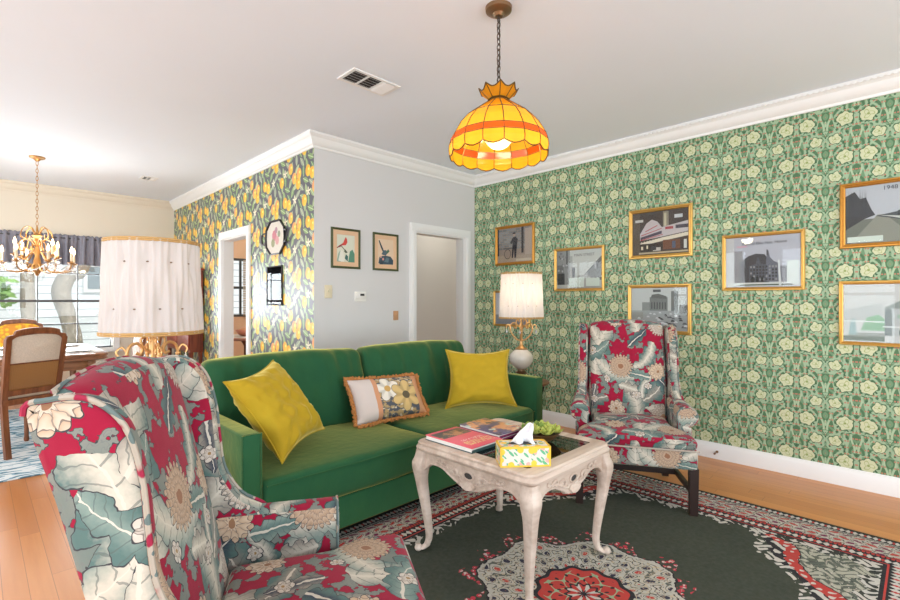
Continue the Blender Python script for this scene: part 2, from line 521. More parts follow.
c = mix(c, BK, sp < .50); c = mix(c, sppat, sp < .49)
# medallion
R = hyp(x, y); an = atan2(y, x)
Rw = R + (nz - .5) * .05 + cos(an * 8.) * .028 - cos(an * 4.) * .02
c = mix(c, mix(mix(field, S(190,54,70), vd < .42), WH, (vd < .12) + (vd < .36) * (nz2 > .56)), Rw < (.50 + .05 * sin(an * 16.)))
c = mix(c, BK, Rw < .455)
mp = sin(an * 16.) * sin(R * 52.) + sin(an * 40. + R * 30.) * .35
c = mix(c, mix(WH, S(170,170,156), nz), Rw < .445)
mm = Rw < .43
c = mix(c, NVY, mm * (mp > .74)); c = mix(c, S(96,100,94), mm * (fabs(mp - .28) < .09)); c = mix(c, RD, mm * (mp < -.95))
c = mix(c, BK, mm * (fabs(mp + .55) < .07)); c = mix(c, S(70,72,78), mm * (vd2 < .22)); c = mix(c, S(176,70,66), mm * (vd2 < .10)); c = mix(c, S(196,180,150), mm * (fabs(vd - .42) < .035))
R2 = R + cos(an * 12.) * .009
c = mix(c, BK, R2 < .205); c = mix(c, RD, R2 < .185)
c = mix(c, S(150,176,140), (R2 < .165) * (fabs(sin(an * 8.) * .5 + sin(R * 70.) * .5) < .10))
c = mix(c, BK, (R2 < .165) * ((sin(an * 16.) * sin(R * 78.)) > .7))
c = mix(c, BK, R2 < .075); c = mix(c, mix(RD, WH, sin(an * 8.) > .2), R2 < .062); c = mix(c, BK, R2 < .02)
# borders
bw = mix(WH, S(196,186,168), nz)
bp = sin(s * 58. + sin(e * 60.) * 1.5) * sin(e * 74.) + (nz2 - .5) * .9
bw = mix(bw, BK, vd2 < .20); bw = mix(bw, BK, fabs(bp - .30) < .10); bw = mix(bw, RD, bp > .62); bw = mix(bw, S(120,40,80), bp < -.66); bw = mix(bw, GN, fabs(bp + .42) < .07)
bc = mix(S(40,46,38), chain(s, e, .02, .07, .055, WH, RD, BK), (e > .018))
bc = mix(bc, WH, e > .072); bc = mix(bc, BK, e > .078)
bc = mix(bc, bw, e > .086)
bc = mix(bc, BK, e > .235); bc = mix(bc, RD, e > .241)
bc = mix(bc, mix(RD, BK, frac(s / .018) < .35), e > .246)
bc = mix(bc, chain(s, e, .265, .32, .065, WH, RD, BK), e > .262)
bc = mix(bc, RD, e > .322); bc = mix(bc, BK, e > .33)
flo = fabs(sin(s * 21.)) * .05 + (nz - .5) * .09
c = mix(c, mix(mix(field, BK, .5), WH, (tx * ty + (nz - .5) * 1.4) > .02), e < (.365 + flo))
c = mix(c, bc, e < .345)
c = mix(c, mix(c, S(120,116,110), .25), nz2)
put(b.inputs['Base Color'], c); setp(b, rough=.95, spec=.1)
bump(b, nse(o, 500., 1.), .002, .6)

# dining rug
m, b = newmat('blue_rug'); o, x, y, z = objco()
n = sin(y * 55. + nse(vec(x * 1.2, y * 3., 0.), 3., 2.) * 26.)
c = mix(S(150,182,196), S(226,230,230), n > .1); c = mix(c, S(88,124,140), n < -.75)
put(b.inputs['Base Color'], c); setp(b, rough=.95)
# cane
m, b = newmat('cane'); o, x, y, z = objco()
g = fmin(fabs(frac(x / .012) - .5), fabs(frac(z / .012) - .5))
put(b.inputs['Base Color'], mix(S(156,110,62), S(112,72,40), (g > .28) * .55)); setp(b, rough=.5)
plain('lacy_cane', S(214,200,184), .7, .22, 120.)
m, b = newmat('stripe_fabric'); o, x, y, z = objco()
k = frac(x / .07)
c = mix(S(232,222,210), S(170,110,100), k < .22); c = mix(c, S(140,120,130), fabs(k - .55) < .05)
put(b.inputs['Base Color'], c); setp(b, rough=.9)
m, b = newmat('yellow_floral'); o, x, y, z = objco()
n = voro(o, 26.)
put(b.inputs['Base Color'], mix(S(246,200,60), S(226,150,60), sstep(.3, .6, n))); setp(b, rough=.9)
# pleated shade cloth: translucent
def shade_cloth(name, c, cr):
    m, b = newmat(name); o, x, y, z = objco()
    out = NT.nodes['Material Output']; tr = NT.nodes.new('ShaderNodeBsdfTranslucent'); mx = NT.nodes.new('ShaderNodeMixShader')
    cc = mix(c, tuple(q * .93 for q in c), nse(vec(atan2(y, x) * 30., z * 2., 0.), 1., 2.))
    put(b.inputs['Base Color'], cc); put(tr.inputs[0], cr); setp(b, rough=.8)
    mx.inputs[0].default_value = .32
    NT.links.new(b.outputs[0], mx.inputs[1]); NT.links.new(tr.outputs[0], mx.inputs[2]); NT.links.new(mx.outputs[0], out.inputs[0])
    return m
shade_cloth('shade_cloth', S(216,213,212), S(226,214,202))
def art_glass(name, c):
    m, b = newmat(name); o, x, y, z = objco()
    out = NT.nodes['Material Output']; tr = NT.nodes.new('ShaderNodeBsdfTranslucent'); mx = NT.nodes.new('ShaderNodeMixShader')
    cc = mix(tuple(q * .8 for q in c), c, nse(vec(x * 10., y * 10., z * 3.), 2., 3.))
    put(b.inputs['Base Color'], cc); put(tr.inputs[0], cc); setp(b, rough=.15)
    mx.inputs[0].default_value = .55
    NT.links.new(b.outputs[0], mx.inputs[1]); NT.links.new(tr.outputs[0], mx.inputs[2]); NT.links.new(mx.outputs[0], out.inputs[0])
    return m
art_glass('amber_glass', S(242,166,40)); art_glass('orange_glass', S(214,84,24)); art_glass('clear_opal', S(236,232,222))
plain('leading', S(96,74,30), .4, .1, 40., metal=.6)
def glow(name, c, st):
    m, b = newmat(name); o, x, y, z = objco()
    put(b.inputs['Base Color'], c); put(b.inputs['Emission Color'], mix(c, tuple(min(1, q * 1.05) for q in c), nse(o, 5.)))
    b.inputs['Emission Strength'].default_value = st
    return m
glow('bulb_glow', S(255,236,180), 1.3); glow('candle_bulb', S(255,210,160), 12.)
def pane(name, tint, refl=1.45):
    m, b = newmat(name); o, x, y, z = objco()
    out = NT.nodes['Material Output']; tr = NT.nodes.new('ShaderNodeBsdfTransparent'); gl = NT.nodes.new('ShaderNodeBsdfGlossy'); mx = NT.nodes.new('ShaderNodeMixShader'); fr = NT.nodes.new('ShaderNodeFresnel')
    put(tr.inputs[0], mix(tint, tuple(min(1., q * 1.01) for q in tint), nse(o, 3.))); gl.inputs['Roughness'].default_value = .02
    fr.inputs[0].default_value = refl
    NT.links.new(fr.outputs[0], mx.inputs[0])
    NT.links.new(tr.outputs[0], mx.inputs[1]); NT.links.new(gl.outputs[0], mx.inputs[2]); NT.links.new(mx.outputs[0], out.inputs[0])
    return m
pane('clear_pane', (.97, .98, .98)); pane('picture_glass', (.97, .98, .98), 1.28); pane('smoked_pane', (.90, .88, .86), 2.3); 
m, b = newmat('crystal'); o, x, y, z = objco()
setp(b, rough=.05, trans=.7, ior=1.5); put(b.inputs['Base Color'], mix((.95,.93,.9), (1.,1.,1.), nse(o, 10.)))
# siding
m, b = newmat('white_siding'); o, x, y, z = objco()
k = frac(z / .17)
put(b.inputs['Base Color'], mix(S(222,228,230), S(150,160,166), k < .1)); setp(b, rough=.7)
# tissue box print
m, b = newmat('tissue_print'); o, x, y, z = objco()
vv = vec(x, y * .8, z)
c = S(218,214,204)
p1 = voro(vv, 30.); c = mix(c, S(240,170,160), p1 < .37)
p2 = voro(vec((x + z) * .9 + .31, y, (z - x) * .3), 50.); c = mix(c, S(96,176,130), p2 < .40)
p3 = voro(vec(x + .7, y + .2, z), 26.); c = mix(c, S(244,196,60), p3 < .36)
put(b.inputs['Base Color'], c); setp(b, rough=.45)
plain('tissue_edge', S(236,192,60), .45, .05, 30.)
# book covers
m, b = newmat('pink_cover'); o, x, y, z = objco()
n = nse(o, 14., 4., .7)
pic = mix(S(80,74,70), S(196,140,104), sstep(.5, .62, n))
c = mix(S(232,92,112), pic, (y > .035) * (fabs(x) < .10) * (y < .135))
c = mix(c, S(236,200,140), (nse(vec(x * 1.6, y * .8, 0.), 75., 1.) > .50) * (fabs(y + .092) < .028) * (fabs(x - .01) < .088)); c = mix(c, S(244,214,206), (nse(vec(x * 1.6, y, 3.), 90., 1.) > .53) * (fabs(y + .045) < .010) * (fabs(x - .01) < .07))
put(b.inputs['Base Color'], c); setp(b, rough=.3)
m, b = newmat('photo_cover'); o, x, y, z = objco()
n = nse(o, 11., 3., .6); n2 = nse(vec(x + 3., y, z), 14., 3.)
c = mix(S(92,84,120), S(222,158,110), sstep(.46, .56, n)); c = mix(c, S(196,214,200), sstep(.58, .64, n2)); c = mix(c, S(58,54,66), sstep(.42, .36, n2))
put(b.inputs['Base Color'], c); setp(b, rough=.3)
plain('navy_cover', S(48,56,84), .4, .1, 20.); plain('magenta_cover', S(130,40,84), .4, .1, 20.); plain('teal_cover', S(52,84,88), .4, .1, 20.)
# lumbar pillow panel (UV 0..1 set by hand)
m, b = newmat('lumbar_print'); uvv, u, v = uvco()
n = nse(uvv, 9., 3., .6)
c = mix(S(78,82,92), S(176,150,104), sstep(.46, .56, n)); c = mix(c, S(206,196,176), sstep(.60, .64, nse(uvv, 14., 2.)))
def pflower(c, cx, cy, r, n, ca, cc):
    dx, dy = (u - cx) * 1.75, v - cy
    R = hyp(dx, dy); an = atan2(dy, dx); ed = r * .62 + fabs(sin(an * (n / 2.) + .4)) * (r * .42)
    c = mix(c, S(90,80,66), R < ed + .012)
    k = mix(ca, tuple(q * .72 for q in ca), sstep(.0, .5, fabs(cos(an * (n / 2.) + .4)) - .5))
    k = mix(k, cc, R < r * .26)
    return mix(c, k, R < ed)
c = pflower(c, .46, .63, .29, 5, S(226,220,208), S(196,156,90))
c = pflower(c, .70, .44, .36, 6, S(206,176,118), S(90,80,60))
c = mix(c, S(200,144,108), (u < .33)); c = mix(c, S(204,192,186), u < .27)
c = mix(c, S(200,146,106), u > .87)
put(b.inputs['Base Color'], c); setp(b, rough=.85)
# ------------------------------------------------------------------ setting
CH = 2.70
XR, YW, XL, YD, XW, YN = 4.16, 3.75, 2.08, 7.84, -2.6, -2.6
struct(MB().box(XW-.1, 7.2, YN, 8.0, -.1, 0), 'floor', M_['oak_floor'])
struct(MB().box(XW-.1, 7.2, YN, 8.0, CH, CH+.1), 'ceiling', M_['ceiling_paint'])
struct(MB().box(XR, XR+.12, YN, YW, 0, CH), 'wall_right', M_['green_wallpaper'])
DX0, DX1, DZ = 3.242, 3.985, 1.975
w = MB().box(XL+.12, DX0, YW, YW+.12, 0, CH); w.box(XL+.0004, XL+.12, YW-.0012, YW, 0, CH); w.box(DX1, XR+.12, YW, YW+.12, 0, CH); w.box(DX0, DX1, YW, YW+.12, DZ, CH)
struct(w, 'wall_back', M_['white_wall_paint'])
KY0, KY1, KZ = 5.165, 5.894, 1.975
w = MB().box(XL, XL+.12, YW, KY0, 0, CH); w.box(XL, XL+.12, KY1, YD, 0, CH); w.box(XL, XL+.12, KY0, KY1, KZ, CH)
struct(w, 'wall_kitchen', M_['lemon_wallpaper'])
WX0, WX1, WZ0, WZ1 = -.46, 1.335, .60, 2.03
w = MB().box(XW-.1, WX0, YD, YD+.15, 0, CH); w.box(WX1, XL+.12, YD, YD+.15, 0, CH); w.box(WX0, WX1, YD, YD+.15, 0, WZ0); w.box(WX0, WX1, YD, YD+.15, WZ1, CH)
struct(w, 'wall_dining', M_['cream_wall_paint'])
# window wall on the left (outside the frame; the room's daylight)
w = MB(); ys = [(-1.9, -.2), (.3, 2.0), (2.5, 4.0), (5.3, 7.3)]; yp = YN
for (a, b_) in ys:
    w.box(XW-.12, XW, yp, a, 0, CH); w.box(XW-.12, XW, a, b_, 0, .45); w.box(XW-.12, XW, a, b_, 2.3, CH); yp = b_
w.box(XW-.12, XW, yp, YD, 0, CH)
struct(w, 'wall_left', M_['cream_wall_paint'])
for i, (a, b_) in enumerate(ys):
    f = MB()
    for (p, q) in ((a, a+.06), (b_-.06, b_), ((a+b_)/2-.02, (a+b_)/2+.02)): f.box(XW-.09, XW-.04, p, q, .45, 2.3)
    for z in (.45, 1.35, 2.24): f.box(XW-.088, XW-.042, a+.06, b_-.06, z, z+.05)
    struct(f, 'window_%d' % (i + 2), M_['trim_paint'], smooth=False)
# hall and kitchen behind the doorways
struct(MB().box(2.9, 6.2, 4.95, 5.05, 0, CH), 'wall_hall', M_['hall_paint'])
struct(MB().box(XL+.12, 2.9, 5.0, 5.06, 0, CH), 'wall_pantry', M_['hall_paint'])
w = MB().box(5.0, 5.1, 5.06, 8.0, 0, 1.0); w.box(5.0, 5.1, 5.06, 8.0, 1.95, CH); w.box(5.0, 5.1, 5.06, 9.0, 1.0, 1.95)
struct(MB().box(XL+.12, 6.0, 8.3, 8.4, 0, .98).box(XL+.12, 2.75, 8.3, 8.4, .98, 1.98).box(3.72, 6.0, 8.3, 8.4, .98, 1.98).box(XL+.12, 6.0, 8.3, 8.4, 1.98, CH), 'wall_kitchen_back', M_['peach_paint'])
struct(MB().box(XL+.0, 6.0, 8.0, 8.3, -.1, 0), 'floor_kitchen', M_['oak_floor'])
struct(MB().box(XL+.0, 6.0, 8.0, 8.3, CH, CH+.1), 'ceiling_kitchen', M_['ceiling_paint'])
f = MB()
for (p, q) in ((2.75, 2.80), (3.67, 3.72), (3.22, 3.25)): f.box(p, q, 8.33, 8.37, .98, 1.98)
for z in (.98, 1.46, 1.94): f.box(2.8, 3.67, 8.335, 8.365, z, z+.04)
struct(f, 'window_7', M_['window_metal'], smooth=False)

# crown mouldings: profile lofted along a run
CRP = [(0,0),(0,-.118),(.012,-.118),(.016,-.10),(.03,-.092),(.052,-.066),(.062,-.04),(.072,-.034),(.082,-.022),(.086,-.018),(.086,0)]
def run(name, p0, p1, nrm, prof, mat, z0, m0=0, m1=0):
    # m0/m1: mitre sign at each end (+1 outside corner, -1 inside corner)
    d = Vector((p1[0]-p0[0], p1[1]-p0[1])).normalized()
    def ring(p, mm, sg): return [(p[0] + nrm[0]*a + d.x*sg*mm*a, p[1] + nrm[1]*a + d.y*sg*mm*a, z0 + z) for (a, z) in prof]
    mb = MB().loft([ring(p0, m0, -1), ring(p1, m1, 1)])
    return mb
mb = run('c', (XR, YN), (XR, YW), (-1, 0), CRP, 0, CH - .001, 0, -1)
for k in range(150):                                   # small rope bead along the top of the moulding
    y = -1.2 + k * .033
    if y < YW - .1: mb.box(XR-.094, XR-.083, y, y+.018, CH-.030, CH-.014)
struct(mb, 'trim_1', M_['trim_paint'])
struct(run('c', (XL, YW), (XR, YW), (0, -1), CRP, 0, CH - .001, 1, -1), 'trim_2', M_['trim_paint'])
struct(run('c', (XL, YW), (XL, YD), (-1, 0), CRP, 0, CH - .001, 1, -1), 'trim_3', M_['trim_paint'])
struct(run('c', (XW, YD), (XL, YD), (0, -1), CRP, 0, CH - .001, -1, -1), 'trim_4', M_['cream_wall_paint'])
BBP = [(0,0),(.018,0),(.018,.092),(.013,.104),(.008,.112),(.006,.122),(0,.124)]
struct(run('b', (XR, YN), (XR, YW), (-1, 0), BBP, 0, .0005, 0, -1), 'baseboard_right', M_['trim_paint'])
mb = run('b', (XL, YW), (DX0-.085, YW), (0, -1), BBP, 0, .0005, 1, 0)
struct(mb, 'baseboard_back', M_['trim_paint'])
mb = run('b', (XL, YW), (XL, KY0-.085), (-1, 0), BBP, 0, .0005, 1, 0)
v0 = run('b', (XL, KY1+.085), (XL, YD), (-1, 0), BBP, 0, .0005, 0, -1); mb.add(v0.v, v0.f)
struct(mb, 'baseboard_kitchen', M_['trim_paint'])
struct(run('b', (XW, YD), (XL, YD), (0, -1), BBP, 0, .0005, -1, -1), 'baseboard_dining', M_['trim_paint'])
struct(MB().box(2.9, 6.2, 4.932, 4.949, .0005, .12), 'baseboard_hall', M_['trim_paint'])

# door casings and jambs
cw = .085
def casing_pts(z): return z
mb = MB()
for (a, b_) in ((DX0-cw, DX0), (DX1, DX1+cw)):
    mb.box(a, b_, YW-.018, YW-.0005, .0005, DZ); mb.box(a+.012, b_-.012, YW-.024, YW-.018, .0005, DZ)
    mb.box(a+.03, b_-.03, YW-.029, YW-.024, .0005, DZ)
mb.box(DX0-cw, DX1+cw, YW-.018, YW-.0005, DZ, DZ+cw); mb.box(DX0-cw+.012, DX1+cw-.012, YW-.024, YW-.018, DZ+.012, DZ+cw-.012); mb.box(DX0-cw+.03, DX1+cw-.03, YW-.029, YW-.024, DZ+.03, DZ+cw-.03)
mb.box(DX0, DX0+.012, YW, YW+.12, .0005, DZ-.012); mb.box(DX1-.012, DX1, YW, YW+.12, .0005, DZ-.012); mb.box(DX0, DX1, YW, YW+.12, DZ-.012, DZ)
struct(mb, 'door_1', M_['trim_paint'], smooth=False)
mb = MB()
for (a, b_) in ((KY0-cw, KY0), (KY1, KY1+cw)):
    mb.box(XL-.018, XL-.0005, a, b_, .0005, KZ); mb.box(XL-.024, XL-.018, a+.014, b_-.014, .0005, KZ)
mb.box(XL-.018, XL-.0005, KY0-cw, KY1+cw, KZ, KZ+cw); mb.box(XL-.024, XL-.018, KY0-cw+.014, KY1+cw-.014, KZ+.014, KZ+cw-.014)
mb.box(XL, XL+.12, KY0, KY0+.012, .0005, KZ-.012); mb.box(XL, XL+.12, KY1-.012, KY1, .0005, KZ-.012); mb.box(XL, XL+.12, KY0, KY1, KZ-.012, KZ)
struct(mb, 'door_2', M_['trim_paint'], smooth=False)

# dining window: frame, sill, dark metal glazing bars, panes
f = MB()
for (p, q) in ((WX0-.07, WX0), (WX1, WX1+.07)): f.box(p, q, YD-.018, YD-.0005, WZ0-.03, WZ1+.07)
f.box(WX0, WX1, YD-.018, YD-.0005, WZ1, WZ1+.07); f.box(WX0-.1, WX1+.1, YD-.06, YD-.0005, WZ0-.035, WZ0)
f.box(WX0, WX1, YD-.0, YD+.15, WZ0, WZ0+.02)
f.mat(1)
for (z, h) in ((1.235, .03), (.945, .014), (1.60, .012), (WZ0+.02, .02)): f.box(WX0, WX1, YD+.055, YD+.085, z, z+h)
for x in (WX0, .05, .55, .95, WX1-.02): f.box(x, x+.012, YD+.06, YD+.08, WZ0+.02, WZ1)
wi = struct(f, 'window_1', [M_['trim_paint'], M_['window_metal']], smooth=False)
pn = MB().box(WX0, WX1, YD+.068, YD+.072, WZ0+.02, WZ1).build('window_pane', M_['clear_pane'], wi)

# outside
struct(MB().box(-30, 30, -30, 40, -.40, -.30), 'ground', M_['pale_paving'])  # unseen ground kept pale as an added reflector for the ceiling
house = thing('house', 'white clapboard neighbouring house seen through the dining window', 'house', (1.5, 13.2, -.3))
hb = MB().box(-9, 5, 0, .3, 0, 4.2); hb.build('wall', M_['white_siding'], house, smooth=False)
wf = MB().box(1.1-.9, 2.0-.9, -.06, -.001, 1.75, 2.9)
w1 = wf.build('window', M_['trim_paint'], house, smooth=False)
gp = MB(); 
for i in range(2):
    for j in range(2): gp.box(.27 + i*.39, .62 + i*.39, -.075, -.061, 1.82 + j*.53, 2.31 + j*.53)
gp.build('pane', plain('house_glass', S(120,136,142), .1, .1, 5.), w1, smooth=False)
def trunk(name, label, pts, rad, blobs):
    t = thing(name, label, 'tree', (pts[0][0], pts[0][1], -.3))
    o = pts[0]; P = [(p[0]-o[0], p[1]-o[1], p[2]+.3) for p in pts]
    n = len(P); sp = spline(P, 8); R = [rad[0] + (rad[1]-rad[0]) * i / (len(sp)-1) for i in range(len(sp))]
    mb = MB().tube(sp, R, 14)
    mb.fn(lambda x, y, z: (x + .03*noise.noise((x*6, y*6, z*2.)), y + .03*noise.noise((x*6+9, y*6, z*2.)), z))
    mb.build('trunk', M_['bark'], t)
    if blobs:
        rg = random.Random(len(pts) + int(o[0]*10)); fb = MB()
        for (cx, cy, cz, R0, k) in blobs:
            for q in range(k):
                d = Vector((rg.gauss(0,1), rg.gauss(0,1), rg.gauss(0,1))).normalized() * R0 * rg.uniform(.3, 1)
                p = Vector((cx-o[0], cy-o[1], cz+.3)) + d
                a = Vector((rg.gauss(0,1), rg.gauss(0,1), rg.gauss(0,1))).normalized() * .09; b2 = a.orthogonal().normalized() * .045
                fb.add([p-a, p+b2, p+a, p-b2], [(0,1,2,3)])
        fb.build('foliage', M_['foliage'], t, smooth=False)
    return t
trunk('tree', 'leaning grey tree trunk outside the dining window, right of the chandelier', [(1.25,9.95,-.3),(1.16,9.95,.53),(1.08,9.95,.94),(1.0,9.95,1.40),(1.10,9.95,1.70),(1.27,9.95,1.9),(1.5,10,3.6)], (.12,.125), [(1.75,9.6,1.72,.26,60),(1.5,10.2,3.6,.5,90)])
trunk('tree', 'straight grey tree trunk outside the dining window, behind the chandelier', [(.57,9.6,-.3),(.56,9.6,1.0),(.57,9.6,2.0),(.57,9.6,3.5)], (.085,.085), [(.22,9.2,1.40,.24,80),(-.3,9.6,3.6,.5,90)])
def hedge(name, label, x0, x1, y0, y1, h, n, mat, cat='hedge'):
    rg = random.Random(n); t = MB()
    t.sbox(((x0+x1)/2, (y0+y1)/2, h/2 - .3), (x1-x0, y1-y0, h), .3, (4, 12, 4), lambda x, y, z: (x + .12*noise.noise((x*2, y*2, z*2)), y, z + .15*noise.noise((x*3, y*3, z))))
    for q in range(n):
        p = Vector((x1 + rg.uniform(-.3, .1), rg.uniform(y0, y1), rg.uniform(-.2, h-.3))); a = Vector((rg.gauss(0,1), rg.gauss(0,1), rg.gauss(0,1))).normalized() * .14; b2 = a.orthogonal().normalized() * .07
        t.add([p-a, p+b2, p+a, p-b2], [(0,1,2,3)])
    o = t.build(name, mat); tag(o, label, cat)
hedge('hedge', 'clipped green garden hedge outside the left hand windows', -7.5, -6.2, -4, 9, 1.7, 500, M_['foliage'])

# ------------------------------------------------------------------ rugs
rug = MB().sbox((0,0,.006), (3.08, 2.45, .011), .004, (6,6,1)).build('area_rug', M_['persian_rug'], loc=(1.82, 1.02, .0005))
tag(rug, 'dark green Persian rug with red and ivory medallion under the coffee table', 'rug')
rug2 = MB().sbox((0,0,.005), (3.0, 2.9, .009), .003, (4,4,1)).build('area_rug', M_['blue_rug'], loc=(-.1, 5.94, .0005))
tag(rug2, 'pale blue and white streaked rug under the dining table', 'rug')
RZ = .0125      # top of the persian rug
RZ2 = .0105
# ------------------------------------------------------------------ wing chairs
def make_wing_chair(label, loc, rz):
    t = thing('wing_chair', label, 'armchair', loc, rz, 'floral wing chairs')
    F = M_['floral_fabric']; off = [0]
    def o(): off[0] += 1; return (off[0] * .173, off[0] * .091)
    lean = lambda z: -.185 - max(0, z - .40) * .235          # y of the inside back
    # seat rail
    def gr(x, y, z): return (x * (1 + (y) * .28), y, z)
    MB().sbox((0, .062, .325), (.625, .606, .125), .022, (6,6,2), gr).build('seat_rail', F, t, off=o())
    # seat cushion, T fronted
    def gs(x, y, z):
        f = 1 / (1 + math.exp(-(y - .07) / .018)); k = .91 + .365 * f
        x2 = x * k; zz = z + .026 * max(0, 1 - (x/.27)**2) * max(0, 1 - (y/.275)**2) * (1 if z > 0 else 0)
        return (x2, y, zz - (.012 * f if z > 0 else 0) - .015*(y < -.1) * 0)
    MB().sbox((0, .118, .417), (.525, .534, .085), .035, (8,14,2), gs).build('seat_cushion', F, t, off=o())
    MB().tube([(-.345,.365,.376)] + [(.345*s/6, .372, .3785) for s in range(-5,6)] + [(.345,.365,.376)], .0055, 6).build('piping', M_['grey_cord'], t)
    # back
    def gb(x, y, z):
        zz = z + (.034 * (1 - (x/.275)**2) if z > 0 else 0) * (z/.34)
        Z = zz + .72
        return (x * (1 + .03 * z), y + (.018 * (1 - (x/.28)**2) * (1 - (z/.35)**2) if y > 0 else 0) + lean(Z) + .185, zz)
    MB().sbox((0, -.190, .72), (.515, .095, .69), .042, (8,2,10), gb).build('backrest', F, t, off=o())
    bt = [(x, lean(1.075) - .03, 1.062 + .034*(1-(x/.275)**2)) for x in [(-.245 + .49*i/12) for i in range(13)]]
    MB().tube(bt, .006, 6).build('piping', M_['crimson_cord'], t)
    # wings
    for s in (-1, 1):
        w2 = spline([(-.388,1.040),(-.35,1.066),(-.285,1.064),(-.232,1.015),(-.204,.92),(-.193,.82),(-.178,.72),(-.130,.635),(-.06,.585),(-.08,.545),(-.18,.54),(-.264,.56),(-.296,.70),(-.342,.88)], 5, True)
        def fl(x, y, z): return (s * (.284 + x + (y + .45) * .07 ), y, z)
        # plate(): a->x, b->z, thickness along y ; remap to (y, z) outline with thickness along x
        mb = MB().plate([(p[0], p[1]) for p in [(q[0], q[1]) for q in w2]], .062, .02)
        mb.fn(lambda a, th, zz: fl(th, a, zz))
        w = mb.build('wing', F, t, off=((.22, -.30) if s > 0 else (o()[0] + .1, .04)), angle=60)
        edge = [fl(.024, p[0] , p[1]) for p in w2[:46]]
        MB().tube(edge, .0052, 6).build('piping', M_['crimson_cord'], w)
        # outside panel down to the rail and the rolled arm
        def arm_ring(y):
            k = (y + .30) / .47
            zt = .60 - .012 * k  ; xo = .298 + .012 * k; r = .052 + .008*k
            pr = [(-.038, .30), (-.040, .42), (-.042, zt - r * 1.5)]
            for q in range(11):
                a = PI * 1.05 - q / 10 * PI * 1.55
                pr.append((.008 + r * math.cos(a), zt - r + r * math.sin(a)))
            pr += [(.030, zt - r * 2.2), (.030, .42), (.030, .30)]
            return [(s * (xo + a), y, z) for (a, z) in pr]
        Y = [-.252, -.247, -.20, -.13, -.05, .05, .12, .158, .168]
        rings = [arm_ring(y) for y in Y]
        def shrink(r, f):
            cx = sum(p[0] for p in r)/len(r); cz = sum(p[2] for p in r)/len(r)
            return [(cx + (p[0]-cx)*f, p[1] , cz + (p[2]-cz)*f) for p in r]
        rings[-1] = shrink(rings[-1], .93); rings[0] = shrink(rings[0], .96)
        ar = MB().loft(rings).build('arm', F, t, off=o(), angle=50)
        MB().tube([(p[0], .163, p[2]) for p in arm_ring(.163)], .0045, 6).build('piping', M_['crimson_cord'], ar)
        # legs
        MB().loft([[(s*.318+dx*k, .325+dy*k, z) for (dx, dy) in ((-.024,-.024),(.024,-.024),(.024,.024),(-.024,.024))] for (z, k) in ((.0,.88),(.02,.9),(.27,1.05))]).build('leg', M_['dark_wood'], t, smooth=False)
        MB().loft([[(s*.262+dx, -.215-oy+dy, z) for (dx, dy) in ((-.021,-.021),(.021,-.021),(.021,.021),(-.021,.021))] for (z, oy) in ((.0,.095),(.12,.04),(.27,0))]).build('leg', M_['dark_wood'], t, smooth=False)
        MB().add(*[]) if False else None
        sb = MB(); sb.loft([[(s*.312+dx, .30, .13+dz) for (dx, dz) in ((-.011,-.016),(.011,-.016),(.011,.016),(-.011,.016))], [(s*.264+dx, -.245, .13+dz) for (dx, dz) in ((-.011,-.016),(.011,-.016),(.011,.016),(-.011,.016))]])
        sb.build('stretcher', M_['dark_wood'], t, smooth=False)
    MB().box(-.276,.276,-.02,.004,.115,.146).build('stretcher', M_['dark_wood'], t, smooth=False)
    # outside back cover
    def go(x, y, z):
        Z = z + .66
        return (x, y + lean(Z) + .185, z)
    MB().sbox((0, -.232, .66), (.55, .024, .72), .010, (4,1,8), go).build('back_cover', F, t, off=(.37,.21))
    return t
ang = math.atan2(-.489, .873) - PI/2      # local +y turned to the facing direction
near = make_wing_chair('floral crimson wing chair in the foreground, seen from its side and back', (.549, 1.178, RZ), ang)
ang2 = math.atan2(-.489, -.873) - PI/2
far = dup(near, 'floral crimson wing chair standing against the green wallpapered wall, facing the room', (3.07, 1.385, RZ), ang2)

